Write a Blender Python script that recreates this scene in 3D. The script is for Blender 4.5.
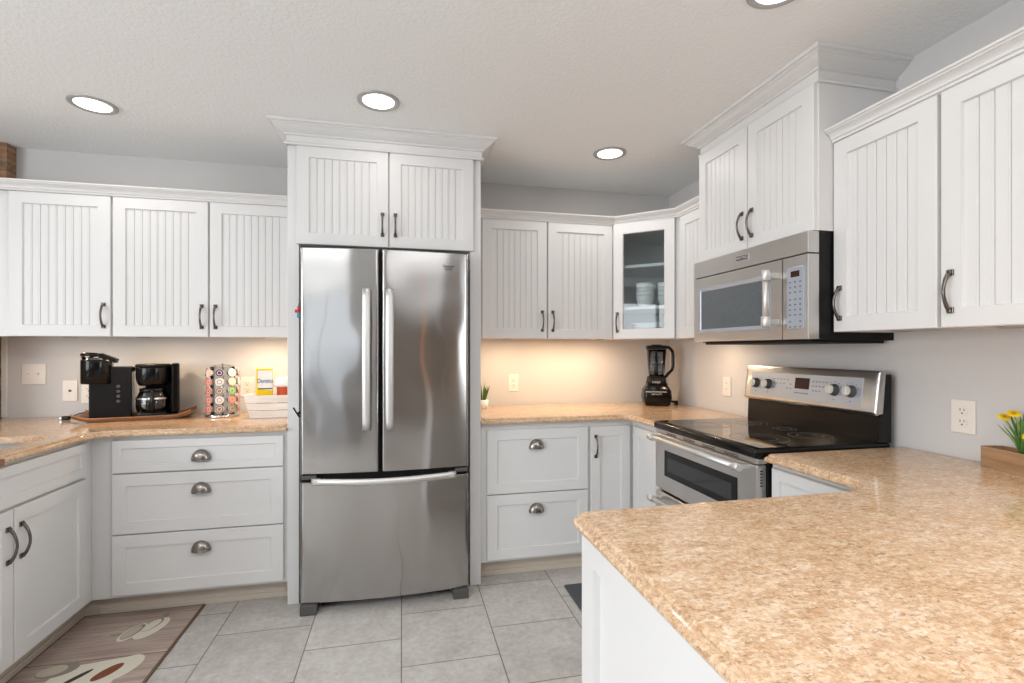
import bpy, bmesh, math, random
from mathutils import Matrix, Vector
random.seed(7)
for o in list(bpy.data.objects): bpy.data.objects.remove(o, do_unlink=True)
scene = bpy.context.scene
COL = scene.collection
PI = math.pi

# ------------------------------------------------------------------ camera, world, light, exposure
cam_d = bpy.data.cameras.new('camera'); cam = bpy.data.objects.new('camera', cam_d); COL.objects.link(cam)
cam.location = (0, 0, 1.2985); cam.rotation_euler = (PI / 2, 0, -0.2201)
cam_d.sensor_width = 36; cam_d.lens = 492.04 / 1024 * 36; cam_d.shift_y = 7.92 / 1024; cam_d.clip_start = 0.02
scene.camera = cam
world = bpy.data.worlds.new('world'); scene.world = world; world.use_nodes = True
wb = world.node_tree.nodes['Background']; wb.inputs[0].default_value = (0.80, 0.90, 1.0, 1); wb.inputs[1].default_value = 1.2
vs = scene.view_settings
vs.view_transform = 'Standard'; vs.look = 'None'; vs.gamma = 1; vs.use_curve_mapping = False; vs.exposure = 0.10

def area(name, loc, rot, sx, sy, power, color, shape='RECTANGLE', spread=PI):
    l = bpy.data.lights.new(name, 'AREA'); l.shape = shape; l.size = sx; l.size_y = sy; l.energy = power; l.color = color; l.spread = spread
    o = bpy.data.objects.new(name, l); COL.objects.link(o); o.location = loc; o.rotation_euler = rot
    return o
DAY = (0.94, 0.972, 1.0)
# daylight entering by the windows of the room behind the camera
area('window_daylight', (-2.60, -3.66, 1.35), (PI / 2, 0, 0), 2.0, 1.9, 7, DAY)
area('window_daylight', (-3.96, -0.4, 1.45), (PI / 2, 0, -PI / 2), 3.2, 1.5, 116, DAY)
area('window_daylight', (2.11, -0.50, 1.55), (PI / 2, 0, PI / 2), 1.0, 1.2, 36, (0.86, 0.93, 1.0))

# ------------------------------------------------------------------ materials
def lin(c):
    def f(v):
        v /= 255.0
        return v / 12.92 if v <= 0.04045 else ((v + 0.055) / 1.055) ** 2.4
    return (f(c[0]), f(c[1]), f(c[2]), 1)
def mat(name, c, rough=0.5, metal=0.0, spec=0.5, emit=None, es=1.0, trans=0.0, ior=1.45, coat=0.0):
    m = bpy.data.materials.new(name); m.use_nodes = True
    b = m.node_tree.nodes['Principled BSDF']
    b.inputs['Base Color'].default_value = lin(c); b.inputs['Roughness'].default_value = rough
    b.inputs['Metallic'].default_value = metal; b.inputs['Specular IOR Level'].default_value = spec
    b.inputs['Transmission Weight'].default_value = trans; b.inputs['IOR'].default_value = ior
    b.inputs['Coat Weight'].default_value = coat
    if emit: b.inputs['Emission Color'].default_value = lin(emit); b.inputs['Emission Strength'].default_value = es
    return m
def N(m, t, **kw):
    n = m.node_tree.nodes.new(t)
    for k, v in kw.items():
        if k in n.inputs: n.inputs[k].default_value = v
        else: setattr(n, k, v)
    return n
def L(m, a, b): m.node_tree.links.new(a, b)
def BS(m): return m.node_tree.nodes['Principled BSDF']
def coords(m, scale=(1, 1, 1), rot=(0, 0, 0), loc=(0, 0, 0), kind='Object'):
    t = N(m, 'ShaderNodeTexCoord'); p = N(m, 'ShaderNodeMapping')
    p.inputs['Scale'].default_value = scale; p.inputs['Rotation'].default_value = rot; p.inputs['Location'].default_value = loc
    L(m, t.outputs[kind], p.inputs[0]); return p.outputs[0]
def ramp(m, fac, stops):
    r = N(m, 'ShaderNodeValToRGB'); e = r.color_ramp.elements
    while len(e) < len(stops): e.new(0.5)
    for i, (p, c) in enumerate(stops): e[i].position = p; e[i].color = lin(c)
    L(m, fac, r.inputs[0]); return r.outputs[0]
def mix(m, fac, a, b, mode='MIX'):
    x = N(m, 'ShaderNodeMix', data_type='RGBA', blend_type=mode)
    for s, v in ((0, fac), (6, a), (7, b)):
        if hasattr(v, 'links'): L(m, v, x.inputs[s])
        else: x.inputs[s].default_value = v
    return x.outputs[2]
def bump(m, h, strength, dist):
    b = N(m, 'ShaderNodeBump'); b.inputs['Strength'].default_value = strength; b.inputs['Distance'].default_value = dist
    L(m, h, b.inputs['Height']); L(m, b.outputs[0], BS(m).inputs['Normal']); return b
def noise(m, v, scale, detail=2, rough=0.5, dist=0.0):
    n = N(m, 'ShaderNodeTexNoise'); n.inputs['Scale'].default_value = scale; n.inputs['Detail'].default_value = detail
    n.inputs['Roughness'].default_value = rough; n.inputs['Distortion'].default_value = dist
    L(m, v, n.inputs['Vector']); return n.outputs[0]

WHITE = mat('cabinet_white_paint', (221, 220, 219), 0.38, spec=0.4)
WALL = mat('wall_grey_paint', (211, 208, 206), 0.75, spec=0.3)
v = coords(WALL); bump(WALL, noise(WALL, v, 90, 3), 0.12, 0.002)
CEIL = mat('ceiling_texture_white', (242, 242, 241), 0.85, spec=0.2)
v = coords(CEIL); n1 = noise(CEIL, v, 64, 4, 0.6, 0.4)
bump(CEIL, ramp(CEIL, n1, [(0.42, (0, 0, 0)), (0.6, (255, 255, 255))]), 0.3, 0.003)
KICK = mat('toe_kick_beige', (204, 192, 178), 0.5)  # beige, darker and warmer than the cabinet white
TRIMW = mat('white_trim', (222, 222, 220), 0.45)

FLOOR = mat('floor_tile', (180, 180, 178), 0.42)
v = coords(FLOOR, rot=(0, 0, PI / 2), loc=(-0.002, 0.002, 0))
# swapped axes: tile columns run along world Y
sep = N(FLOOR, 'ShaderNodeSeparateXYZ'); tc = N(FLOOR, 'ShaderNodeTexCoord'); L(FLOOR, tc.outputs['Object'], sep.inputs[0])
com = N(FLOOR, 'ShaderNodeCombineXYZ')
ay = N(FLOOR, 'ShaderNodeMath', operation='ADD'); ay.inputs[1].default_value = 8.2 - 2.059 + 0.205; L(FLOOR, sep.outputs[1], ay.inputs[0])
ax = N(FLOOR, 'ShaderNodeMath', operation='ADD'); ax.inputs[1].default_value = 8.2 + 0.002; L(FLOOR, sep.outputs[0], ax.inputs[0])
L(FLOOR, ay.outputs[0], com.inputs[0]); L(FLOOR, ax.outputs[0], com.inputs[1])
bt = N(FLOOR, 'ShaderNodeTexBrick'); bt.offset = 0.5; bt.offset_frequency = 2; bt.squash = 1
L(FLOOR, com.outputs[0], bt.inputs['Vector'])
bt.inputs['Scale'].default_value = 1; bt.inputs['Mortar Size'].default_value = 0.0027; bt.inputs['Mortar Smooth'].default_value = 0.2
bt.inputs['Brick Width'].default_value = 0.41; bt.inputs['Row Height'].default_value = 0.41; bt.inputs['Bias'].default_value = 0
bt.inputs['Color1'].default_value = (0, 0, 0, 1); bt.inputs['Color2'].default_value = (1, 1, 1, 1); bt.inputs['Mortar'].default_value = (0.5, 0.5, 0.5, 1)
vn = coords(FLOOR)
t1 = ramp(FLOOR, noise(FLOOR, vn, 7, 6, 0.65, 0.8), [(0.25, (168, 162, 156)), (0.45, (188, 184, 179)), (0.6, (200, 197, 193)), (0.8, (220, 216, 211))])
t2 = mix(FLOOR, 0.38, t1, ramp(FLOOR, noise(FLOOR, vn, 38, 5, 0.7), [(0.3, (156, 150, 145)), (0.7, (222, 219, 215))]))
t3 = mix(FLOOR, 0.07, t2, bt.outputs['Color'], 'OVERLAY')
t4 = mix(FLOOR, bt.outputs['Fac'], t3, lin((126, 112, 98)))
L(FLOOR, t4, BS(FLOOR).inputs['Base Color'])
inv = N(FLOOR, 'ShaderNodeMath', operation='SUBTRACT'); inv.inputs[0].default_value = 1; L(FLOOR, bt.outputs['Fac'], inv.inputs[1]); bump(FLOOR, inv.outputs[0], 0.4, 0.002)

STONE = mat('counter_tan_quartz', (214, 184, 150), 0.11, spec=0.5)
v1 = coords(STONE, scale=(1.0, 1.7, 1.5), rot=(0, 0, 0.55)); v2 = coords(STONE, scale=(1.7, 1.0, 1.5), rot=(0, 0, 0.3), loc=(5, 3, 0)); v3 = coords(STONE, scale=(1.0, 2.2, 1.8), rot=(0, 0, 0.35), loc=(1, 7, 0))
def chips(v, scale):
    dn = N(STONE, 'ShaderNodeTexNoise'); dn.inputs['Scale'].default_value = scale * .8; dn.inputs['Detail'].default_value = 3; L(STONE, v, dn.inputs['Vector'])
    ad = N(STONE, 'ShaderNodeVectorMath', operation='MULTIPLY_ADD'); ad.inputs[1].default_value = (1.6 / scale,) * 3; L(STONE, dn.outputs['Color'], ad.inputs[0]); L(STONE, v, ad.inputs[2])
    vo = N(STONE, 'ShaderNodeTexVoronoi'); vo.inputs['Scale'].default_value = scale; L(STONE, ad.outputs[0], vo.inputs['Vector'])
    sp_ = N(STONE, 'ShaderNodeSeparateXYZ'); L(STONE, vo.outputs['Color'], sp_.inputs[0]); return sp_.outputs[0]
cA = ramp(STONE, chips(v1, 84), [(0.0, (166, 122, 84)), (0.22, (196, 154, 113)), (0.5, (214, 176, 137)), (0.78, (228, 198, 163)), (1.0, (243, 227, 204))])
cB = ramp(STONE, chips(v2, 175), [(0.0, (140, 98, 66)), (0.25, (200, 158, 118)), (0.6, (220, 186, 150)), (1.0, (246, 232, 212))])
cC = ramp(STONE, noise(STONE, v3, 13, 6, 0.7, 0.6), [(0.32, (182, 140, 100)), (0.50, (214, 178, 140)), (0.68, (240, 220, 194))])
c3 = mix(STONE, 0.42, cA, cB); c4 = mix(STONE, 0.38, c3, cC)
c5 = mix(STONE, ramp(STONE, noise(STONE, v3, 75, 4, 0.7, 0.8), [(0.565, (0, 0, 0)), (0.625, (215, 215, 215))]), c4, lin((142, 102, 72)))
c6 = mix(STONE, ramp(STONE, noise(STONE, v1, 28, 5, 0.7, 1.2), [(0.60, (0, 0, 0)), (0.66, (170, 170, 170))]), c5, lin((244, 230, 208)))
c6 = mix(STONE, 1.0, c6, lin((243, 243, 244)), 'MULTIPLY')
L(STONE, c6, BS(STONE).inputs['Base Color'])

def brushed(name, c, rough, axis_scale, dent=0.0, vary=1):
    m = mat(name, c, rough, 1.0)
    v = coords(m, scale=axis_scale)
    n = noise(m, v, 1.0, 3, 0.6)
    r = N(m, 'ShaderNodeMapRange'); r.inputs['To Min'].default_value = rough * 0.95; r.inputs['To Max'].default_value = rough * 1.08
    L(m, n, r.inputs[0])
    if vary: L(m, r.outputs[0], BS(m).inputs['Roughness'])
    if dent:
        vd = coords(m, scale=(1.0, 1.0, 0.9)); nd = noise(m, vd, 2.6, 1, 0.4)
        bump(m, nd, 1.0, dent)
    return m
FRIDGE = brushed('fridge_brushed_steel', (176, 174, 172), 0.15, (3, 3, 600), 0.022, vary=0)
BS(FRIDGE).inputs['Anisotropic'].default_value = 0.95; BS(FRIDGE).inputs['Anisotropic Rotation'].default_value = 0.25
tn = N(FRIDGE, 'ShaderNodeTangent', direction_type='RADIAL', axis='Z'); L(FRIDGE, tn.outputs[0], BS(FRIDGE).inputs['Tangent'])
STEEL = brushed('brushed_steel', (205, 202, 199), 0.30, (3, 3, 900))
STEELH = mat('satin_steel_handle', (216, 215, 213), 0.48, 1.0)
CHROME = mat('polished_nickel', (215, 213, 210), 0.12, 1.0)
BRONZE = mat('dark_pewter', (112, 106, 101), 0.26, 1.0)
CUPM = mat('cup_pull_pewter', (150, 144, 138), 0.25, 1.0)
BLACK = mat('gloss_black', (13, 12, 12), 0.16, spec=.35)
BLACKM = mat('matte_black', (17, 17, 18), 0.45, spec=.3)
COOK = mat('black_ceramic_glass', (12, 10, 10), 0.06, spec=0.6, coat=0.3)
DKGREY = mat('dark_grey_plastic', (82, 80, 80), 0.5)
RING = mat('burner_ring_grey', (96, 92, 90), 0.3)
def thin_glass(name, tint, ior=1.45, rough=0.02):
    m = bpy.data.materials.new(name); m.use_nodes = True; nt = m.node_tree; nt.nodes.clear()
    o = nt.nodes.new('ShaderNodeOutputMaterial'); mx = nt.nodes.new('ShaderNodeMixShader'); f = nt.nodes.new('ShaderNodeFresnel'); f.inputs['IOR'].default_value = ior
    t = nt.nodes.new('ShaderNodeBsdfTransparent'); t.inputs[0].default_value = lin(tint); g = nt.nodes.new('ShaderNodeBsdfGlossy'); g.inputs['Roughness'].default_value = rough
    nt.links.new(f.outputs[0], mx.inputs[0]); nt.links.new(t.outputs[0], mx.inputs[1]); nt.links.new(g.outputs[0], mx.inputs[2]); nt.links.new(mx.outputs[0], o.inputs[0]); return m
GLASS = thin_glass('clear_glass', (244, 248, 248)); PLASTIC = thin_glass('clear_plastic', (228, 232, 236), 1.4, .06)
OVENG = mat('oven_dark_glass', (30, 33, 36), 0.08, spec=0.7)
MWG = mat('microwave_mesh_glass', (86, 92, 96), 0.14, spec=0.6)
v = coords(MWG); ck = N(MWG, 'ShaderNodeTexVoronoi'); ck.inputs['Scale'].default_value = 420; L(MWG, v, ck.inputs['Vector'])
L(MWG, ramp(MWG, ck.outputs['Distance'], [(0.2, (62, 68, 73)), (0.7, (108, 114, 118))]), BS(MWG).inputs['Base Color'])
PANEL = mat('silver_control_panel', (178, 184, 194), 0.3, 0.4)
MARK = mat('panel_marking_blue_grey', (92, 104, 132), 0.5)
DISP = mat('dark_red_display', (58, 34, 30), 0.35, spec=.2)
PLATE = mat('ivory_plate_plastic', (240, 232, 224), 0.4)
SLOT = mat('outlet_slot', (70, 60, 54), 0.6)
WOODT = mat('tray_wood', (150, 104, 70), 0.5)
v = coords(WOODT, scale=(3, 30, 30)); L(WOODT, ramp(WOODT, noise(WOODT, v, 1.2, 4), [(0.3, (118, 76, 48)), (0.7, (176, 128, 88))]), BS(WOODT).inputs['Base Color'])
WOODP = mat('planter_wood', (168, 132, 98), 0.6)
v = coords(WOODP, scale=(40, 3, 40)); L(WOODP, ramp(WOODP, noise(WOODP, v, 1.2, 4), [(0.3, (150, 114, 82)), (0.7, (184, 148, 112))]), BS(WOODP).inputs['Base Color'])
WOODD = mat('oak_door', (176, 122, 74), 0.4)
v = coords(WOODD, scale=(20, 20, 1.5)); L(WOODD, ramp(WOODD, noise(WOODD, v, 1.5, 4), [(0.3, (196, 118, 58)), (0.7, (232, 158, 92))]), BS(WOODD).inputs['Base Color'])
WALNUT = mat('walnut_panelling', (134, 116, 102), 0.5)
SOIL = mat('soil', (70, 50, 38), 0.9)
LEAF = mat('leaf_green', (88, 128, 62), 0.5); LEAFL = mat('leaf_light_green', (142, 172, 96), 0.5); STEMG = mat('stem_green', (136, 158, 90), 0.55)
YEL = mat('petal_yellow', (246, 208, 20), 0.5); YELD = mat('flower_centre', (206, 140, 20), 0.6)
SUCC = mat('succulent_green', (78, 112, 44), 0.45)
POT = mat('white_ceramic', (238, 236, 232), 0.25)
BOWL = mat('white_stoneware', (240, 240, 240), 0.2)
INNER = mat('cabinet_interior_grey', (226, 227, 226), 0.6)
CRATE = mat('whitewashed_wood', (236, 230, 224), 0.65)
v = coords(CRATE, scale=(4, 40, 40)); L(CRATE, ramp(CRATE, noise(CRATE, v, 1.0, 4), [(0.3, (220, 212, 204)), (0.7, (244, 240, 234))]), BS(CRATE).inputs['Base Color'])
YBOX = mat('yellow_carton', (250, 214, 24), 0.4); WBOX = mat('white_carton', (246, 244, 240), 0.4)
BLUEI = mat('ink_blue', (44, 84, 160), 0.5); DINK = mat('ink_dark', (78, 60, 30), 0.5); RINK = mat('ink_orange', (232, 118, 40), 0.5)
ORANGE = mat('orange_tub', (206, 84, 48), 0.4)
WTXT = mat('white_print', (214, 208, 200), 0.5); PURP = mat('badge_navy', (58, 50, 78), 0.3)
RUG = mat('runner_print_wood', (150, 130, 120), 0.8, spec=0.2)
v = coords(RUG, scale=(2.2, 34, 1)); L(RUG, ramp(RUG, noise(RUG, v, 1.3, 5, 0.6), [(0.25, (136, 118, 108)), (0.5, (172, 154, 144)), (0.78, (198, 184, 174))]), BS(RUG).inputs['Base Color'])
RUGE = mat('runner_edge_brown', (110, 88, 72), 0.8); RUGC = mat('runner_print_cream', (214, 208, 192), 0.8); RUGG = mat('runner_print_grey', (140, 130, 118), 0.8)
RUGT = mat('runner_print_beige', (186, 176, 158), 0.8); COFF = mat('runner_print_coffee', (124, 70, 46), 0.8); RDK = mat('runner_print_dark', (58, 54, 50), 0.8)
MATG = mat('mat_charcoal', (78, 80, 84), 0.8)
v = coords(MATG); bump(MATG, noise(MATG, v, 300, 2), 0.5, 0.002)
LAMP = mat('lamp_lens', (255, 255, 255), 0.5, emit=(255, 250, 242), es=3.0)
PUCK = mat('puck_lens', (255, 240, 214), 0.5, emit=(255, 214, 160), es=6.0)
TRIMR = mat('can_trim_satin', (176, 174, 172), 0.35, 0.3)
BRICK = mat('chimney_brick', (150, 104, 78), 0.9)
v = coords(BRICK, rot=(PI / 2, 0, 0)); bk = N(BRICK, 'ShaderNodeTexBrick'); L(BRICK, v, bk.inputs['Vector'])
bk.inputs['Scale'].default_value = 1; bk.inputs['Brick Width'].default_value = 0.2; bk.inputs['Row Height'].default_value = 0.067; bk.inputs['Mortar Size'].default_value = 0.006
bk.inputs['Color1'].default_value = lin((158, 106, 78)); bk.inputs['Color2'].default_value = lin((122, 92, 72)); bk.inputs['Mortar'].default_value = lin((150, 128, 100))
L(BRICK, mix(BRICK, 0.35, bk.outputs['Color'], ramp(BRICK, noise(BRICK, coords(BRICK), 40, 4), [(0.3, (92, 66, 50)), (0.7, (196, 160, 128))])), BS(BRICK).inputs['Base Color'])
SOFA = mat('dark_furniture', (92, 84, 80), 0.8)
PODW = mat('pod_wall_plastic', (222, 214, 208), 0.4)
GREYF = mat('fridge_side_grey', (150, 152, 156), 0.5)

# ------------------------------------------------------------------ mesh builder
class MB:
    def __init__(s): s.bm = bmesh.new(); s.mats = []
    def mi(s, m):
        if m not in s.mats: s.mats.append(m)
        return s.mats.index(m)
    def _fin(s, faces, m, smooth=False):
        i = s.mi(m)
        for f in faces:
            if f.is_valid: f.material_index = i; f.smooth = smooth
    def box(s, x0, x1, y0, y1, z0, z1, m, bev=0.0, seg=2, smooth=False):
        x0, x1 = min(x0, x1), max(x0, x1); y0, y1 = min(y0, y1), max(y0, y1); z0, z1 = min(z0, z1), max(z0, z1)
        nf = set(s.bm.faces)
        vs_ = [s.bm.verts.new((x, y, z)) for x in (x0, x1) for y in (y0, y1) for z in (z0, z1)]
        for q in ((0, 1, 3, 2), (4, 6, 7, 5), (0, 4, 5, 1), (2, 3, 7, 6), (0, 2, 6, 4), (1, 5, 7, 3)):
            s.bm.faces.new([vs_[k] for k in q])
        if bev > 0:
            bev = min(bev, 0.49 * min(x1 - x0, y1 - y0, z1 - z0))
            es = list({e for v_ in vs_ for e in v_.link_edges})
            bmesh.ops.bevel(s.bm, geom=es, offset=bev, segments=seg, affect='EDGES', profile=0.5)
        s._fin([f for f in s.bm.faces if f not in nf], m, smooth and bev > 0)
        return s
    def hexa(s, bot, top, m):
        a = [s.bm.verts.new(p) for p in bot]; b = [s.bm.verts.new(p) for p in top]; n = len(a); fs = []
        fs.append(s.bm.faces.new(a[::-1])); fs.append(s.bm.faces.new(b))
        for i in range(n): fs.append(s.bm.faces.new((a[i], a[(i + 1) % n], b[(i + 1) % n], b[i])))
        s._fin(fs, m); return s
    def prism(s, pts, z0, z1, m, axis='z'):
        def P(p, t):
            return {'z': (p[0], p[1], t), 'x': (t, p[0], p[1]), 'y': (p[0], t, p[1])}[axis]
        return s.hexa([P(p, z0) for p in pts], [P(p, z1) for p in pts], m)
    def rings(s, rings, m, cap=True, smooth=True, close=True):
        vr = [[s.bm.verts.new(p) for p in r] for r in rings]; fs = []
        n = len(vr[0])
        for i in range(len(vr) - 1):
            for j in range(n if close else n - 1):
                k = (j + 1) % n
                fs.append(s.bm.faces.new((vr[i][j], vr[i][k], vr[i + 1][k], vr[i + 1][j])))
        s._fin(fs, m, smooth)
        if cap and close:
            c = [s.bm.faces.new(vr[0][::-1]), s.bm.faces.new(vr[-1])]; s._fin(c, m, False)
        return s
    def lathe(s, prof, m, c=(0, 0, 0), n=28, ax=(0, 0, 1), cap=True, smooth=True, sx=1, sy=1):
        q = Vector((0, 0, 1)).rotation_difference(Vector(ax)); c = Vector(c)
        R = [[c + q @ Vector((r * sx * math.cos(2 * PI * k / n), r * sy * math.sin(2 * PI * k / n), z)) for k in range(n)] for r, z in [(max(r, 1e-4), z) for r, z in prof]]
        return s.rings(R, m, cap, smooth)
    def tube(s, pts, r, m, n=10, smooth=True, rb=None, up=(0, 0, 1)):
        pts = [Vector(p) for p in pts]; R = []
        rr = r if isinstance(r, (list, tuple)) else [r] * len(pts)
        prev = None
        for i, p in enumerate(pts):
            d = (pts[min(i + 1, len(pts) - 1)] - pts[max(i - 1, 0)]).normalized()
            if prev is None:
                u = Vector(up); u = (u - d * u.dot(d))
                if u.length < 1e-3: u = Vector((1, 0, 0)); u = u - d * u.dot(d)
            else: u = prev - d * prev.dot(d)
            u.normalize(); prev = u; w = d.cross(u); k = rb if rb else 1.0
            R.append([p + u * rr[i] * math.cos(2 * PI * j / n) + w * rr[i] * k * math.sin(2 * PI * j / n) for j in range(n)])
        return s.rings(R, m, True, smooth)
    def sweep(s, path, prof, m, side=1, close=False):
        """profile (out, z) swept along a 2D path with mitred corners; out is to the right of travel when side=1"""
        n = len(path); P = [Vector(p) for p in path]; R = []
        for i in range(n):
            if close: d0 = (P[i] - P[i - 1]).normalized(); d1 = (P[(i + 1) % n] - P[i]).normalized()
            else:
                d0 = (P[i] - P[i - 1]).normalized() if i > 0 else None
                d1 = (P[i + 1] - P[i]).normalized() if i < n - 1 else None
                d0 = d0 or d1; d1 = d1 or d0
            n0 = Vector((d0.y, -d0.x)) * side; n1 = Vector((d1.y, -d1.x)) * side
            mm = (n0 + n1).normalized(); k = 1 / max(0.2, mm.dot(n0))
            R.append([(P[i].x + mm.x * k * o, P[i].y + mm.y * k * o, z) for o, z in prof])
        if close: R.append(R[0])
        return s.rings(R, m, cap=not close, smooth=False)
    def slab(s, poly, prof, m):
        """closed polygon (CCW) whose edge follows profile [(inset, z)...] bottom to top, capped"""
        n = len(poly); P = [Vector(p) for p in poly]; R = []
        for ins, z in prof:
            r = []
            for i in range(n):
                d0 = (P[i] - P[i - 1]).normalized(); d1 = (P[(i + 1) % n] - P[i]).normalized()
                n0 = Vector((-d0.y, d0.x)); n1 = Vector((-d1.y, d1.x)); mm = (n0 + n1).normalized(); k = 1 / max(0.3, mm.dot(n0))
                r.append((P[i].x + mm.x * k * ins, P[i].y + mm.y * k * ins, z))
            R.append(r)
        s.rings(R, m, True, False); return s
    def ellipsoid(s, c, r, m, nu=20, nv=12):
        R = [[(c[0] + r[0] * math.cos(2 * PI * k / nu) * math.cos(t), c[1] + r[1] * math.sin(2 * PI * k / nu) * math.cos(t), c[2] + r[2] * math.sin(t)) for k in range(nu)] for t in [(-PI / 2 + 0.02) + (PI - 0.04) * i / nv for i in range(nv + 1)]]
        return s.rings(R, m)
    def build(s, name, parent=None, world_space=False, label=None):
        bmesh.ops.recalc_face_normals(s.bm, faces=s.bm.faces)
        if world_space and parent is not None:
            s.bm.transform(RM[parent.name].inverted())
        me = bpy.data.meshes.new(name); s.bm.to_mesh(me); s.bm.free()
        for m in s.mats: me.materials.append(m)
        o = bpy.data.objects.new(name, me); COL.objects.link(o)
        if parent is not None: o.parent = parent
        if label: o['label'] = label
        return o
RM = {}
def thing(name, label, cat, loc=(0, 0, 0), rz=0.0, group=None):
    o = bpy.data.objects.new(name, None); COL.objects.link(o); o.empty_display_size = 0.05
    o.location = loc; o.rotation_euler = (0, 0, rz); o['label'] = label; o['category'] = cat
    if group: o['group'] = group
    RM[o.name] = Matrix.Translation(loc) @ Matrix.Rotation(rz, 4, 'Z')
    return o
def tag(o, label, cat, group=None):
    o['label'] = label; o['category'] = cat
    if group: o['group'] = group
    return o
def struct(name, mb):
    o = mb.build(name); o['kind'] = 'structure'; return o
def text_mesh(name, body, size, m, parent, loc, rot, ext=0.0003, label=None, sx=1.0):
    cu = bpy.data.curves.new(name, 'FONT'); cu.body = body; cu.size = size; cu.extrude = ext; cu.align_x = 'CENTER'; cu.align_y = 'CENTER'
    t = bpy.data.objects.new(name + '_tmp', cu); COL.objects.link(t)
    bpy.context.view_layer.update()
    me = bpy.data.meshes.new_from_object(t.evaluated_get(bpy.context.evaluated_depsgraph_get()))
    bpy.data.objects.remove(t, do_unlink=True)
    me.materials.clear(); me.materials.append(m)
    o = bpy.data.objects.new(name, me); COL.objects.link(o); o.parent = parent; o.location = loc; o.rotation_euler = rot; o.scale = (sx, 1, 1)
    if label: o['label'] = label
    return o

# ------------------------------------------------------------------ the room
YB, XR, ZC = 3.33, 1.947, 2.44
XL, YF = -3.8, -3.5
struct('floor', MB().box(XL - .12, XR + .12, YF - .12, YB + .12, -0.1, 0, FLOOR))
struct('ceiling', MB().box(XL - .12, XR + .12, YF - .12, YB + .12, ZC, ZC + 0.1, CEIL))
struct('wall_back', MB().box(XL - .12, XR + .12, YB, YB + .12, 0, ZC, WALL))
def holed(name, horiz, a0, a1, t0, t1, holes, m):
    mb = MB(); hs = sorted(holes); cur = a0
    def bx(p, q, z0, z1):
        if horiz: mb.box(p, q, t0, t1, z0, z1, m)
        else: mb.box(t0, t1, p, q, z0, z1, m)
    for (p, q, z0, z1) in hs:
        if p > cur: bx(cur, p, 0, ZC)
        if z0 > 0: bx(p, q, 0, z0)
        if z1 < ZC: bx(p, q, z1, ZC)
        cur = q
    bx(cur, a1, 0, ZC)
    return struct(name, mb)
holed('wall_right', False, YF, YB, XR, XR + .12, [(-2.9, -2.76, 0.1, 2.2), (-1.0, 0.0, 0.95, 2.15)], WALL)
holed('wall_front', True, XL, XR, YF - .12, YF, [(-3.55, -1.65, 0.35, 2.2)], WALL)
holed('wall_left', False, YF, YB, XL - .12, XL, [(-2.0, 1.2, 0.7, 2.2)], WALL)
def window(name, horiz, p, q, z0, z1, t, n, w=0.05):
    mb = MB()
    def bx(a, b, c, d, e=0.06):
        if horiz: mb.box(a, b, t - e, t, c, d, TRIMW)
        else: mb.box(t - e, t, a, b, c, d, TRIMW)
    bx(p, q, z0, z0 + w); bx(p, q, z1 - w, z1); bx(p, p + w, z0 + w, z1 - w); bx(q - w, q, z0 + w, z1 - w)
    for k in range(1, n): c = p + (q - p) * k / n; bx(c - .025, c + .025, z0 + w, z1 - w, .05)
    return struct(name, mb)
window('window_1', True, -3.55, -1.65, 0.35, 2.2, YF, 2)
window('added_window_slit', False, -2.9, -2.76, 0.1, 2.2, XR + .06, 1, 0.012)  # unseen slit, added for a bright streak in the refrigerator's reflection
window('window_3', False, -2.0, 1.2, 0.7, 2.2, XL, 3)
window('window_4', False, -1.0, 0.0, 0.95, 2.15, XR + .06, 2)
struct('door_1', MB().box(0.02, 0.90, YF + 0.002, YF + 0.045, 0, 2.1, WALNUT, 0.004).box(0.16, 0.76, YF + .045, YF + .055, 0.2, 0.95, WALNUT, .008).box(0.16, 0.76, YF + .045, YF + .055, 1.1, 1.9, WALNUT, .008))
struct('added_oak_strip', MB().box(1.00, 1.20, YF, YF + .06, 0, ZC - .001, WOODD))  # unseen oak strip, added for an orange streak in the refrigerator's reflection
struct('added_wall_panelling', MB().box(1.20, XR - .001, YF + .001, YF + .03, 0, ZC - .001, WALNUT).box(-0.30, 0.02, YF + .001, YF + .03, 0, ZC - .001, WALNUT).box(.02, 1.0, YF + .001, YF + .03, 2.1, ZC - .001, WALNUT).box(.90, 1.0, YF + .001, YF + .03, 0, 2.1, WALNUT).box(XR - .03, XR - .001, YF + .031, -2.91, 0, ZC - .001, WALNUT).box(XR - .03, XR - .001, -2.75, -1.06, 0, ZC - .001, WALNUT))  # unseen dark brown sheets, added to darken what the refrigerator reflects
struct('trim_2', MB().box(-2.194, -2.168, YB - .012, YB - .0005, 0.9145, 1.37, TRIMW, .003))
ch = MB().box(-2.62, -2.196, 3.0, YB - .0005, 0, 2.16, BRICK).box(-2.68, -2.129, 3.26, YB - .0005, 2.16, ZC, BRICK)
tag(ch.build('brick_chimney'), 'brown brick chimney column with a wider top at far left corner', 'chimney')

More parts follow.
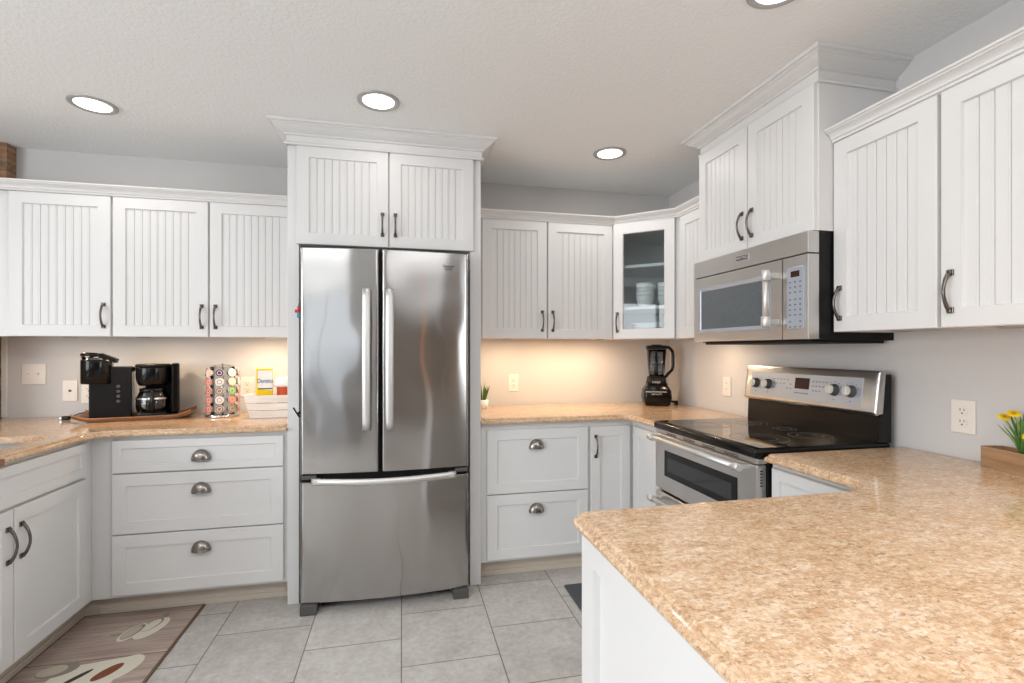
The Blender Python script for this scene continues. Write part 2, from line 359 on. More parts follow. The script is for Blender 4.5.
# ------------------------------------------------------------------ handles
def bar_pull(parent, x, z, y=0.0, h=0.132, name='handle', horiz=False):
    """arched pull standing off a face at local y, vertical, centred at x,z"""
    mb = MB(); n = 14; pts = []; rr = []
    for i in range(n + 1):
        t = i / n; zz = (t - .5) * (h - 0.014)
        out = 0.006 + 0.024 * math.sin(PI * t) ** 0.75
        pts.append((0, -out, zz)); rr.append(0.0064 - 0.0016 * math.sin(PI * t))
    mb.tube(pts, rr, BRONZE, 10, rb=1.0, up=(1, 0, 0))
    for sgn in (-1, 1):
        c = sgn * (h / 2 - 0.008)
        mb.box(-0.0095, 0.0095, -0.006, 0, c - 0.0095, c + 0.0095, BRONZE, 0.0015)
        mb.box(-0.0065, 0.0065, -0.012, -0.005, c - 0.006, c + 0.006, BRONZE, 0.002)
    o = mb.build(name, parent); o.location = (x, y, z); return o
def cup_pull(parent, x, z, y=0.0, w=0.086, h=0.050, d=0.027):
    mb = MB(); nu, nv = 22, 9
    def sh(k, dd):
        R = []
        for j in range(nv + 1):
            vv = PI / 2 * j / nv; r = []
            for i in range(nu + 1):
                u = PI * i / nu
                r.append((w / 2 * k * math.cos(u), -(d * k * math.sin(u) * math.sin(vv)) ** 1.0 - 0.001, h * k * math.sin(u) * math.cos(vv) ** 0.9 + 0.0))
            R.append(r)
        return R
    mb.rings(sh(1, 0), CUPM, cap=False, close=False); mb.rings(sh(.93, 0), CUPM, cap=False, close=False)
    # rim on the drawer face
    pts = [(w / 2 * math.cos(PI * i / 24), -0.0015, h * math.sin(PI * i / 24)) for i in range(25)]
    mb.tube(pts, 0.0022, CUPM, 6)
    pts = [(w / 2 * 0.97 * math.cos(PI * i / 24), -0.002 - d * 0.97 * math.sin(PI * i / 24), 0) for i in range(25)]
    mb.tube(pts, 0.0016, CUPM, 6)
    o = mb.build('cup_pull', parent); o.location = (x, y, z); return o

def door(parent, x0, x1, z0, z1, style='shaker', name='door', t=0.020, rail=0.058, y=0.0, rec=0.0085):
    """a framed door or drawer front; front face at y-t, local coordinates of its cabinet"""
    mb = MB(); w = x1 - x0; h = z1 - z0; f = -t; r = rail if h > 0.2 else min(rail, 0.036 + h * 0.02)
    e = 0.0025
    # ring frame with tiny outer chamfer and inner slope, depth profile (inset, y)
    prof = [(0, 0), (0, f + e), (e, f)]
    if style != 'glass': prof += [(r, f), (r + 0.003, f + rec)]
    else: prof += [(r, f), (r + 0.004, f + 0.010), (r + 0.004, 0)]
    R = [[(i, yy, i), (w - i, yy, i), (w - i, yy, h - i), (i, yy, h - i)] for i, yy in prof]
    mb.rings(R, WHITE, cap=False, smooth=False)
    ri = r + (0.004 if style == 'glass' else 0.003); yb = f + rec
    if style == 'shaker':
        q = [mb.bm.verts.new(p) for p in [(ri, yb, ri), (w - ri, yb, ri), (w - ri, yb, h - ri), (ri, yb, h - ri)]]; mb._fin([mb.bm.faces.new(q)], WHITE)
        q = [mb.bm.verts.new(p) for p in [(0, 0, 0), (w, 0, 0), (w, 0, h), (0, 0, h)]]; mb._fin([mb.bm.faces.new(q)], WHITE)
    elif style == 'bead':
        pw = w - 2 * ri; nb = max(2, round(pw / 0.038)); st = pw / nb; xs = [(ri, yb)]
        for k in range(1, nb):
            c = ri + k * st
            xs += [(c - .0085, yb), (c - .0075, yb + .0012), (c - .0065, yb), (c - .0016, yb), (c - .0008, yb + .0036), (c + .0008, yb + .0036), (c + .0016, yb)]
        xs += [(w - ri, yb)]
        mb.rings([[(xx, yy, ri) for xx, yy in xs], [(xx, yy, h - ri) for xx, yy in xs]], WHITE, cap=False, smooth=False, close=False)
        q = [mb.bm.verts.new(p) for p in [(0, 0, 0), (w, 0, 0), (w, 0, h), (0, 0, h)]]; mb._fin([mb.bm.faces.new(q)], WHITE)
    else:
        # back ring
        a = [(0, 0, 0), (w, 0, 0), (w, 0, h), (0, 0, h)]; b = [(ri, 0, ri), (w - ri, 0, ri), (w - ri, 0, h - ri), (ri, 0, h - ri)]
        mb.rings([a, b], WHITE, cap=False, smooth=False)
    o = mb.build(name, parent); o.location = (x0, y, z0); return o
CROWN_LOW = [(0, 2.092), (0.005, 2.092), (0.005, 2.103), (0.011, 2.106), (0.013, 2.116), (0.018, 2.125), (0.027, 2.133), (0.033, 2.135), (0.034, 2.141), (0.040, 2.143), (0.042, 2.151), (0, 2.151)]
CROWN_LOW = [(o_, 2.1035 + (z_ - 2.092) * .8051) for o_, z_ in CROWN_LOW]
def crown_high(z0=2.335):
    return [(0, z0), (0.010, z0), (0.014, z0 + .007), (0.010, z0 + .013), (0.003, z0 + .015), (0.003, z0 + .045), (0.014, z0 + .048), (0.013, z0 + .056), (0.022, z0 + .060), (0.040, z0 + .070), (0.056, z0 + .082), (0.062, z0 + .084), (0.062, z0 + .091), (0.072, z0 + .093), (0.076, ZC - 0.004), (0.076, ZC - 0.0005), (0, ZC - 0.0005)]

ZU0, ZU1 = 1.366, 2.105   # wall cabinets
def upper(label, loc, rz, w, doors, depth=0.352, z1=ZU1):
    """doors: (x0,x1,handle side)"""
    t = thing('wall_cabinet', label, 'cabinet', loc, rz, None)
    H = z1 - ZU0
    MB().box(0, w, 0, depth, 0.018, H, WHITE).box(0, w, 0, 0.018, 0, 0.018, WHITE).box(0, 0.016, 0.018, depth, 0, 0.018, WHITE).box(w - 0.016, w, 0.018, depth, 0, 0.018, WHITE).build('cabinet_body', t)
    for (a, b, hs) in doors:
        dd = door(t, a, b, 0.0, H - 0.003, 'bead')
        hx = (b - a) - 0.03 if hs == 'R' else 0.03
        bar_pull(dd, hx, 0.110, -0.020)
    return t
YU = 2.997 # face frame plane of the back uppers
upper('wide-stiled white beadboard wall cabinet, single door, furthest left above switch plates', (-2.19, YU, ZU0), 0, 0.703, [(0.251, 0.698, 'R')], depth=YB - YU - .0005)
upper('white two-door beadboard wall cabinet above the coffee makers and pod carousel', (-1.4865, YU, ZU0), 0, 0.916, [(0.0045, 0.4555, 'R'), (0.4635, 0.9125, 'L')], depth=YB - YU - .0005)
upper('white two-door beadboard wall cabinet between refrigerator and glass corner cabinet', (0.427, YU, ZU0), 0, 0.909, [(0.052, 0.464, 'R'), (0.473, 0.908, 'L')], depth=YB - YU - .0005)
XU = 1.663
t = upper('narrow white beadboard wall cabinet squeezed between glass corner cabinet and microwave', (XU, 2.703, ZU0), -PI / 2, 0.332, [(0.012, 0.322, 'R')], depth=XR - XU - .0005)
upper('white single-door beadboard wall cabinet right of the microwave', (XU, 1.602, ZU0), -PI / 2, 0.388, [(0.002, 0.382, 'L')], depth=XR - XU - .0005)
upper('white single-door beadboard wall cabinet at the right edge of the photo', (XU, 1.2135, ZU0), -PI / 2, 0.405, [(0.005, 0.400, 'L')], depth=XR - XU - .0005)

# crowns of the low runs
def crown_run(path, label, side=1):
    o = MB().sweep(path, CROWN_LOW, WHITE, side).build('crown_molding'); return tag(o, label, 'crown molding')
crown_run([(-2.30, YU - .02), (-0.569, YU - .02)], 'white crown molding topping the left wall cabinets')
crown_run([(0.427, YU - .02), (1.346, YU - .02), (1.6435, 2.693), (1.6435, 2.371)], 'white crown molding bending round the glass corner cabinet')
crown_run([(XU - .02, 1.6015), (XU - .02, 0.808)], 'white crown molding topping the two wall cabinets at far right', side=1)

# corner cabinet with glass door
pA, pB = (1.3365, 2.985), (1.650, 2.7035)
t = thing('corner_wall_cabinet', 'white diagonal corner wall cabinet with a glass door and stacked bowls inside', 'cabinet', (1.64, 3.02, ZU0))
poly = [(1.3365, 2.997), (1.662, 2.7035), (XR - .0005, 2.7035), (XR - .0005, YB - .0005), (1.3365, YB - .0005)]
# face frame line sits 20 mm behind door
pA = Vector((1.3365, 2.997)); pB = Vector((1.640, 2.722)); poly[1:2] = [(pB.x, pB.y), (1.662, 2.7035)]
mb = MB()
mb.prism(poly, ZU0, ZU0 + .02, WHITE); mb.prism(poly, ZU1 - .03, ZU1, WHITE)
mb.box(1.3365, 1.3525, 2.997, YB - .001, ZU0 + .02, ZU1 - .03, WHITE); mb.box(1.662, XR - .001, 2.7035, 2.7195, ZU0 + .02, ZU1 - .03, WHITE)
mb.box(1.353, XR - .001, YB - .010, YB - .001, ZU0 + .02, ZU1 - .03, INNER); mb.box(XR - .010, XR - .001, 2.72, YB - .011, ZU0 + .02, ZU1 - .03, INNER)
dv = (pB - pA).normalized(); nv_ = Vector((-dv.y, dv.x)); Ld = (pB - pA).length
mb.prism([(pB.x, pB.y), (1.662, 2.7035), (1.662, 2.7195), (pB.x + .012, pB.y + .012)], ZU0 + .02, ZU1 - .03, WHITE)
for a0, a1 in ((0, 0.05), (Ld - 0.028, Ld)):
    p, q = pA + dv * a0, pA + dv * a1
    mb.prism([tuple(p), tuple(q), tuple(q + nv_ * .018), tuple(p + nv_ * .018)], ZU0 + .02, ZU1 - .03, WHITE)
mb.build('cabinet_body', t, True)
inn = [(1.354, 3.022), (1.667, 2.736), (1.667, 2.722), (XR - .012, 2.722), (XR - .012, YB - .012), (1.354, YB - .012)]
for zz in (1.556, 1.826):
    MB().prism(inn, zz, zz + .018, WHITE).build('shelf', t, True)
ang = math.atan2(dv.y, dv.x)
dh = bpy.data.objects.new('glass_door', None)
# door lives in the diagonal's own frame
mbd = MB(); w = Ld - 0.024; H = ZU1 - .003 - ZU0; r = 0.061; ff = -.02
R = [[(i, yy, i), (w - i, yy, i), (w - i, yy, H - i), (i, yy, H - i)] for i, yy in [(0, 0), (0, ff + .0025), (.0025, ff), (r, ff), (r + .004, ff + .01), (r + .004, 0), (0, 0)]]
mbd.rings(R, WHITE, cap=False, smooth=False)
off = pA + dv * 0.019 - nv_ * 0.001
mbd.bm.transform(Matrix.Translation((off.x, off.y, ZU0)) @ Matrix.Rotation(ang, 4, 'Z'))
gd = mbd.build('door', t, True)
mg = MB().box(r, w - r, -.010, -.006, r, H - r, GLASS)
mg.bm.transform(Matrix.Translation((off.x, off.y, ZU0)) @ Matrix.Rotation(ang, 4, 'Z')); g = mg.build('glass_pane', t, True); g.parent = gd
hp = bar_pull(gd, 0, 0); hl = RM[t.name].inverted() @ Matrix.Translation((off.x, off.y, ZU0)) @ Matrix.Rotation(ang, 4, 'Z') @ Matrix.Translation((0.028, -0.020, 0.105))
hp.matrix_basis = hl

# dishes in the glass cabinet
def bowl(label, x, y, z, r=0.062, h=0.062, group='bowls stacked in the glass cabinet'):
    prof = [(r * .45, 0), (r * .5, .004), (r * .82, h * .35), (r * .97, h * .75), (r, h), (r * .96, h), (r * .9, h * .72), (r * .75, h * .36), (r * .4, .008), (0.0005, .007)]
    o = MB().lathe(prof, BOWL, n=24).build('bowl'); o.location = (x, y, z); return tag(o, label, 'bowl', group)
nm = ['bottom bowl', 'second bowl up', 'third bowl up', 'top bowl']
for k in range(4): bowl('white %s in the left stack on the middle shelf of the glass cabinet' % nm[k], 1.560, 2.965, 1.5745 + k * 0.026, 0.060, 0.078)
for k in range(4): bowl('white %s in the right stack on the middle shelf of the glass cabinet' % nm[k], 1.685, 2.915, 1.5745 + k * 0.027, 0.056, 0.078)
def plate(label, x, y, z, r, name='plate'):
    o = MB().lathe([(r * .55, 0), (r * .6, .003), (r, .016), (r, .018), (r * .6, .007), (0.0005, .006)], BOWL, n=28).build(name); o.location = (x, y, z)
    return tag(o, label, 'plate', 'plates stacked in the glass cabinet')
for k, nn in enumerate(['bottom plate', 'second plate up', 'third plate up', 'fourth plate up', 'top plate']):
    plate('white %s of the wide stack low in the glass cabinet' % nn, 1.600, 2.985, ZU0 + .0205 + k * .0165, 0.118)
for k, nn in enumerate(['lower', 'upper']):
    bowl('small white %s bowl at the right of the lowest shelf in the glass cabinet' % nn, 1.765, 2.86, ZU0 + .0205 + k * .028, 0.045, 0.060, 'small bowls low in the glass cabinet')

# ------------------------------------------------------------------ refrigerator tower
t = thing('refrigerator_surround', 'tall white cabinet surround with two beadboard doors above the refrigerator', 'cabinet', (-0.0715, 2.69, 0))
x0, x1, yf = -0.568, 0.425, 2.69
MB().box(x0, x0 + .055, yf, YB - .0005, 0, 2.34, WHITE, .002).build('side_panel', t, True)
MB().box(x1 - .060, x1, yf, YB - .0005, 0, 2.34, WHITE, .002).build('side_panel', t, True)
MB().box(x0 + .0555, x1 - .0605, yf + .004, YB - .0005, 1.838, 2.34, WHITE).build('cabinet_body', t, True)
tl = RM[t.name].inverted() @ Vector((-0.522, yf + .004, 1.836))
for (a, b, hx) in ((-0.522, -0.0695, 'R'), (-0.0635, 0.382, 'L')):
    dd = door(t, a + 0.0715, b + 0.0715, 1.836, 2.338, 'bead', y=0.004)
    bar_pull(dd, (b - a) - .03 if hx == 'R' else .03, 0.118, -0.020, 0.125)
MB().sweep([(x0, YB - .001), (x0, yf - .017), (x1, yf - .017), (x1, YB - .001)], crown_high(2.335), WHITE, 1).build('crown_molding', t, True)
# roof panel behind crown
MB().box(x0 + .001, x1 - .001, yf - .016, YB - .0005, 2.3405, 2.352, WHITE).build('top_panel', t, True)

# refrigerator
FX0, FX1, FY = -0.487, 0.342, 2.578
t = thing('refrigerator', 'stainless steel french-door refrigerator with bottom freezer drawer', 'refrigerator', ((FX0 + FX1) / 2, 2.9, 0))
def front_slab(a, b, z0, z1, name, gap_l=0.0, gap_r=0.0, yb=2.655):
    """slab with gently bowed front, rounded outer edges"""
    mb = MB(); n = 30; pts = []
    cx = (FX0 + FX1) / 2; hw = (FX1 - FX0) / 2
    for i in range(n + 1):
        s_ = i / n; x = a + (b - a) * (0.5 - 0.5 * math.cos(PI * s_)); u = (x - cx) / hw
        y = FY - 0.032 * (1 - u * u)
        e = min(x - a, b - x); rr = 0.010
        if e < rr: y += rr - math.sqrt(max(0, rr * rr - (rr - e) ** 2))
        pts.append((x, y))
    poly = pts + [(b, yb), (a, yb)]
    R = [[(x, y + (0.004 if z in (z0, z1) and y < 2.62 else 0), z) for x, y in poly] for z in (z0, z0 + .004, z1 - .004, z1)]
    mb.rings(R, FRIDGE, True, False)
    for f in mb.bm.faces:
        if abs(f.normal.z) < 0.1: pass
    for f in mb.bm.faces: f.smooth = len(f.verts) == 4 and f.calc_area() > 0
    o = mb.build(name, t, True)
    bm = bmesh.new(); bm.from_mesh(o.data); bm.normal_update()
    for e in bm.edges:
        if len(e.link_faces) == 2 and e.calc_face_angle(0) > 0.6: e.smooth = False
    bm.to_mesh(o.data); bm.free(); return o
MB().box(FX0 + .004, FX1 - .004, 2.66, 3.28, 0.03, 1.785, GREYF, .004).build('body', t, True)
dl = front_slab(FX0, -0.1125, 0.684, 1.800, 'door'); dr = front_slab(-0.0975, FX1, 0.684, 1.800, 'door'); fz = front_slab(FX0, FX1, 0.052, 0.644, 'freezer_drawer')
MB().box(FX0 + .01, FX1 - .01, 2.60, 2.658, 0.6442, 0.6838, BLACKM).box(-0.1122, -0.0978, 2.6, 2.656, 0.686, 1.79, BLACKM).box(FX0 + .01, FX1 - .01, 2.62, 2.658, 1.8005, 1.806, BLACKM).build('gasket', t, True)
for (a, b) in ((FX0 + .004, FX0 + .075), (FX1 - .07, FX1 - .003)):
    MB().box(a, b, 2.578, 2.62, 0.657, 0.677, DKGREY, .004).build('hinge', t, True)
def door_handle(x, par):
    mb = MB(); n = 18; R = []
    for i in range(n + 1):
        s_ = i / n; z = 0.898 + 0.70 * s_; y = 2.508 - 0.022 * math.sin(PI * s_)
        R.append([(x - .0195, y + .006, z), (x - .017, y - .001, z), (x, y - .003, z), (x + .017, y - .001, z), (x + .0195, y + .006, z), (x + .017, y + .012, z), (x - .017, y + .012, z)])
    mb.rings(R, STEELH, True, True)
    for z in (0.93, 1.565): mb.box(x - .012, x + .012, 2.512, 2.553, z - .018, z + .018, STEELH, .003)
    o = mb.build('handle', t, True); o.parent = par; return o
door_handle(-0.170, dl); door_handle(-0.060, dr)
mb = MB(); n = 28; R = []
for i in range(n + 1):
    s_ = i / n; x = -0.428 + 0.700 * s_; y = 2.538 - 0.062 * math.sin(PI * s_)
    R.append([(x, y, .672), (x, y - .007, .668), (x, y - .010, .655), (x, y - .007, .641), (x, y, .638), (x, y + .007, .641), (x, y + .007, .668)])
mb.rings(R, STEELH, True, True); mb.box(-.42, -.39, 2.52, 2.572, .644, .666, STEELH, .003).box(.235, .265, 2.52, 2.572, .644, .666, STEELH, .003)
h_ = mb.build('handle', t, True); h_.parent = fz
for (a, b) in ((FX0 + .002, FX0 + .082), (FX1 - .082, FX1 - .002)):
    MB().box(a, b, 2.553, 2.64, 0.0005, 0.050, DKGREY, .005).build('foot', t, True)
MB().box(FX0 + .09, FX1 - .09, 2.63, 2.655, 0.012, 0.050, BLACKM).build('base_grille', t, True)
lg = text_mesh('logo', 'Kenmore\nELITE', 0.016, DKGREY, t, tuple(RM[t.name].inverted() @ Vector((0.237, 2.5605, 1.722))), (PI / 2, 0, 0.12), .0008); lg.parent = dr
# magnets on the fridge's left side
mg_ = MB().box(-0.0145, 0, -.02, .02, -.004, .012, mat('magnet_red', (190, 40, 52), 0.4), .003)
mg_.box(-0.028, -.004, -.012, .0, -.020, -.004, mat('magnet_red2', (200, 50, 60), 0.4), .003).box(-.018, -.002, -.01, .004, -.046, -.021, mat('magnet_teal', (60, 140, 160), 0.4), .003).box(-.012, 0, -.01, .004, .012, .030, mat('magnet_slate', (70, 80, 100), 0.4), .003)
o = mg_.build('magnet'); o.location = (-0.4885, 2.612, 1.50); tag(o, 'red and teal magnet on the side of the refrigerator', 'magnet')
o = MB().tube([(-.034, 0, .027), (-.018, 0, 0), (-.004, 0, -.022)], .004, BLACKM, 8).box(-.012, 0, -.008, .008, -.006, .006, BLACKM, .002).build('magnetic_clip')
o.location = (-0.4885, 2.60, 0.985); tag(o, 'small black magnetic clip on the side of the refrigerator', 'clip')

# ------------------------------------------------------------------ microwave cabinet and microwave
CY0, CY1 = 1.604, 2.368
t = thing('wall_cabinet', 'tall white two-door beadboard wall cabinet reaching the ceiling above the microwave', 'cabinet', (1.58, CY1, 1.762), -PI / 2)
MB().box(0, CY1 - CY0, 0, XR - 1.58 - .0005, 0, 2.345 - 1.762, WHITE).build('cabinet_body', t)
wd = CY1 - CY0
for a, b, s_ in ((0.003, wd / 2 - .003, 'R'), (wd / 2 + .003, wd - .006, 'L')):
    dd = door(t, a, b, 0, 0.573, 'bead'); bar_pull(dd, (b - a) - .03 if s_ == 'R' else .03, 0.115, -0.020)
MB().sweep([(XR - .001, CY0), (1.577, CY0), (1.577, CY1), (XR - .001, CY1)], crown_high(2.335), WHITE, -1).build('crown_molding', t, True)

t = thing('microwave', 'stainless steel over-the-range microwave with a dark window and silver keypad', 'microwave', (1.53, CY1, 1.335), -PI / 2)
W = CY1 - CY0; H = 1.7575 - 1.335
MB().box(0.003, W - .003, 0.052, XR - 1.53 - .002, 0.0, H, BLACKM, .002).box(0.06, W - .02, 0.03, XR - 1.53 - .03, -0.012, 0.001, BLACKM, .003).build('body', t)
def fpoly(z0, z1, m, name, a=0.0, b=W, parent=t, r=.05, y0=0.0):
    pts = [(a, .05), (a, y0 + .006 if a < .01 else y0), (a + .006 if a < .01 else a, y0)]
    if b > W - .01: pts += [(W - .001, y0), (W, y0 + .001), (W, .05)]
    else: pts += [(b, y0), (b, .05)]
    return MB().prism(pts, z0, z1, m).build(name, parent)
fpoly(0.340, H, STEEL, 'vent_panel'); md = fpoly(0.004, 0.3345, STEEL, 'door', 0, 0.632)
cp = fpoly(0.004, 0.3345, STEEL, 'control_panel', 0.636, W)
MB().box(0.01, W - .01, .012, .05, .333, .341, BLACKM).build('gap_shadow_strip', t)  # matte black strip standing in for the shade in the seam
# window: frame bevel + glass
wx0, wx1, wz0, wz1 = 0.072, 0.545, 0.068, 0.262
mb = MB(); R = [[(x_, yy, z_) for x_, z_ in ((wx0 - i, wz0 - i), (wx1 + i, wz0 - i), (wx1 + i, wz1 + i), (wx0 - i, wz1 + i))] for i, yy in ((.020, .0005), (.018, -.004), (.004, -.004), (0, -.001))]
mb.rings(R, PANEL, False, False); mb.build('window_frame', md)
MB().box(wx0 - .001, wx1 + .001, -.0015, .0005, wz0 - .001, wz1 + .001, MWG).build('window_glass', md)
hx = 0.606
mb = MB().tube([(hx, -.058, .062), (hx, -.058, .285)], .0125, STEELH, 16)
for z in (.078, .270): mb.lathe([(.016, -.022), (.018, -.02), (.018, .02), (.016, .022)], STEELH, (hx, -.058, z), 20); mb.box(hx - .012, hx + .012, -.05, .0, z - .014, z + .014, STEEL, .003)
mb.build('handle', md)
kx0, kx1 = 0.660, 0.748
MB().box(kx0 + .022, kx1 - .022, -.0055, -.0035, .252, .276, DISP, .001).build('display', cp)
mb = MB().box(kx0, kx1, -.004, .0005, .045, .292, PANEL, .0018)
for r_ in range(9):
    for c_ in range(3):
        if r_ in (7,) and c_ == 1: continue
        xx = kx0 + .018 + c_ * .026; zz = .232 - r_ * .0205 - (0.008 if r_ > 2 else 0) - (.006 if r_ > 6 else 0)
        mb.box(xx - .0045, xx + .0045, -.0046, -.0039, zz - .0028, zz + .0028, MARK)
mb.build('keypad', cp)
bd = MB().box(.346, .434, -.003, .0005, .371, .399, CHROME, .001).box(.350, .424, -.0038, -.0028, .3755, .3945, PURP).build('badge', t)
text_mesh('badge_lettering', 'MAYTAG', .0175, WTXT, bd, (.387, -.0040, .385), (PI / 2, 0, 0), .0002)

# ------------------------------------------------------------------ base cabinets
def base(label, loc, rz, w, depth=0.60, parts=(), toe=True, name='base_cabinet', body=True):
    t = thing(name, label, 'cabinet', loc, rz)
    if body: MB().box(0, w, 0, depth, 0.105, 0.882, WHITE).build('cabinet_body', t)
    if toe: MB().box(0, w, 0.072, 0.09, 0, 0.105, KICK).box(0, w, 0.062, 0.0725, 0, 0.030, KICK, .003).build('toe_kick', t)
    return t
YF0 = 2.72
t = base('white base cabinet with three cup-pull drawers below the coffee makers', (-1.44, YF0, 0), 0, 0.8715, YB - YF0 - .001)
MB().box(-.085, 0, 0.072, 0.09, 0, 0.105, KICK).box(-.085, 0, .062, .0725, 0, .03, KICK).box(-.085, -.067, 0.0, 0.072, 0, .105, KICK).build('toe_kick', t)
for z0, z1 in ((0.706, 0.862), (0.413, 0.700), (0.120, 0.407)):
    dr_ = door(t, 0.092, 0.850, z0, z1, 'shaker', 'drawer')
    cup_pull(dr_, 0.383, {0.706: .050, 0.413: .182, 0.120: .187}[z0], -.020)
# left run
t = base('white sink base cabinet with false drawer front and two doors at far left', (-1.44, 1.755, 0), PI / 2, 0.964, 0.74, body=False)
MB().box(0, .964, 0, .018, .105, .882, WHITE).box(0, .018, .0185, .74, .105, .882, WHITE).box(.946, .964, .0185, .74, .105, .882, WHITE).box(.0185, .9455, .722, .74, .105, .882, WHITE).box(.0185, .9455, .0185, .7215, .105, .123, WHITE).build('cabinet_body', t)
door(t, 0.018, 0.896, 0.712, 0.866, 'shaker', 'false_drawer_front')
for a, b, s_ in ((0.018, 0.453, 'R'), (0.459, 0.896, 'L')):
    dd = door(t, a, b, 0.120, 0.700, 'shaker'); bar_pull(dd, (b - a) - .03 if s_ == 'R' else .03, 0.452, -.020, 0.138)
# right back run
t = base('white base cabinet with two deep cup-pull drawers right of the refrigerator', (0.4265, YF0, 0), 0, 0.6425, YB - YF0 - .001)
for z0, z1 in ((0.488, 0.848), (0.120, 0.482)):
    dr_ = door(t, 0.036, 0.632, z0, z1, 'shaker', 'drawer'); cup_pull(dr_, 0.284, .250 if z0 > .3 else .256, -.020)
t = thing('corner_base_cabinet', 'white corner base cabinet with bi-fold doors meeting beside the range', 'cabinet', (1.07, YF0, 0))
MB().prism([(1.0695, 2.72), (1.35, 2.72), (1.35, 2.3535), (XR - .001, 2.3535), (XR - .001, YB - .001), (1.0695, YB - .001)], .105, .882, WHITE).build('cabinet_body', t, True)
MB().prism([(1.0695, 2.79), (1.42, 2.79), (1.42, 2.3535), (1.44, 2.3535), (1.44, 2.81), (1.0695, 2.81)], 0, .105, KICK).build('toe_kick', t, True)
dd = door(t, 0.006, 0.256, 0.120, 0.848, 'shaker'); bar_pull(dd, .03, 0.612, -.020)
d2 = door(t, 0, 0.33, 0.120, 0.848, 'shaker'); d2.location = (0.28, -0.045, 0.12); d2.rotation_euler = (0, 0, -PI / 2)

# countertops
EDGE = [(0.010, 0.884), (0.003, 0.886), (0.0, 0.890), (0.0, 0.896), (0.0025, 0.901), (0.006, 0.9035), (0.0115, 0.9045), (0.0130, 0.9055), (0.0138, 0.9100), (0.017, 0.9132), (0.0205, 0.9140)]
def edged(poly, flat, name='countertop'):
    return MB().slab(poly, EDGE, STONE)
# left L: CCW
ZT = 0.914
mb = edged([(-2.193, 1.73), (-1.40, 1.73), (-1.40, 2.585), (-1.388, 2.635), (-1.365, 2.66), (-1.32, 2.67), (-0.569, 2.67), (-0.569, YB - .001), (-2.193, YB - .001)], None)
lc = mb.build('countertop'); tag(lc, 'L-shaped tan speckled stone countertop holding sink and coffee makers', 'countertop')
# sink cut-out by boolean, applied
cut = MB(); R = []
def rrect(x0, x1, y0, y1, r, z, n=6):
    pts = []
    for cx, cy, a0 in ((x1 - r, y1 - r, 0), (x0 + r, y1 - r, PI / 2), (x0 + r, y0 + r, PI), (x1 - r, y0 + r, 1.5 * PI)):
        for k in range(n + 1): pts.append((cx + r * math.cos(a0 + PI / 2 * k / n), cy + r * math.sin(a0 + PI / 2 * k / n), z))
    return pts
SX0, SX1, SY0, SY1 = -1.96, -1.500, 1.86, 2.60
cut.rings([rrect(SX0, SX1, SY0, SY1, .09, .86), rrect(SX0, SX1, SY0, SY1, .09, .94)], STONE, True, False)
co = cut.build('cutter')
md_ = lc.modifiers.new('b', 'BOOLEAN'); md_.object = co; md_.operation = 'DIFFERENCE'; md_.solver = 'EXACT'
bpy.context.view_layer.update()
nm_ = bpy.data.meshes.new_from_object(lc.evaluated_get(bpy.context.evaluated_depsgraph_get()))
lc.modifiers.clear(); lc.data = nm_; bpy.data.objects.remove(co, do_unlink=True)
mb = MB()
mb.rings([rrect(SX0 - .012, SX1 + .012, SY0 - .012, SY1 + .012, .1, .8835), rrect(SX0 + .002, SX1 - .002, SY0 + .002, SY1 - .002, .088, .8835), rrect(SX0 + .006, SX1 - .006, SY0 + .006, SY1 - .006, .085, .76), rrect(SX0 + .03, SX1 - .03, SY0 + .03, SY1 - .03, .07, .70), rrect(-1.75, -1.71, 2.21, 2.25, .019, .698)], STEEL, False, True)
mb.rings([rrect(SX0 - .012, SX1 + .012, SY0 - .012, SY1 + .012, .1, .8835), rrect(SX0 - .001, SX1 + .001, SY0 - .001, SY1 + .001, .1, .76), rrect(SX0 + .02, SX1 - .02, SY0 + .02, SY1 - .02, .07, .69)], STEEL, False, True)
snk = mb.build('sink'); tag(snk, 'undermount steel sink set in the left countertop', 'sink')
o = MB().box(0, .014, -.03, .03, -.014, .012, mat('bronze_bracket', (142, 100, 76), 0.4, 0.3), .003).build('bracket'); o.location = (-1.3995, 2.085, 0.897)
tag(o, 'small brown bracket on the front edge of the countertop below the sink', 'bracket')
o = edged([(0.4265, 2.67), (1.235, 2.67), (1.27, 2.662), (1.292, 2.64), (1.2985, 2.605), (1.2985, 2.3525), (XR - .001, 2.3525), (XR - .001, YB - .001), (0.4265, YB - .001)], None).build('countertop')
tag(o, 'tan stone countertop in the back corner under the blender', 'countertop')
o = edged([(0.389, 0.20), (XR - .001, 0.20), (XR - .001, 1.579), (1.318, 1.579), (1.2985, 1.562), (1.2985, 1.225), (1.294, 1.198), (1.280, 1.171), (1.258, 1.150), (1.228, 1.133), (1.190, 1.122), (1.16, 1.12), (0.424, 1.12), (0.408, 1.115), (0.394, 1.102), (0.389, 1.086)], None).build('countertop')
tag(o, 'large tan speckled stone countertop of the peninsula in the foreground', 'countertop')

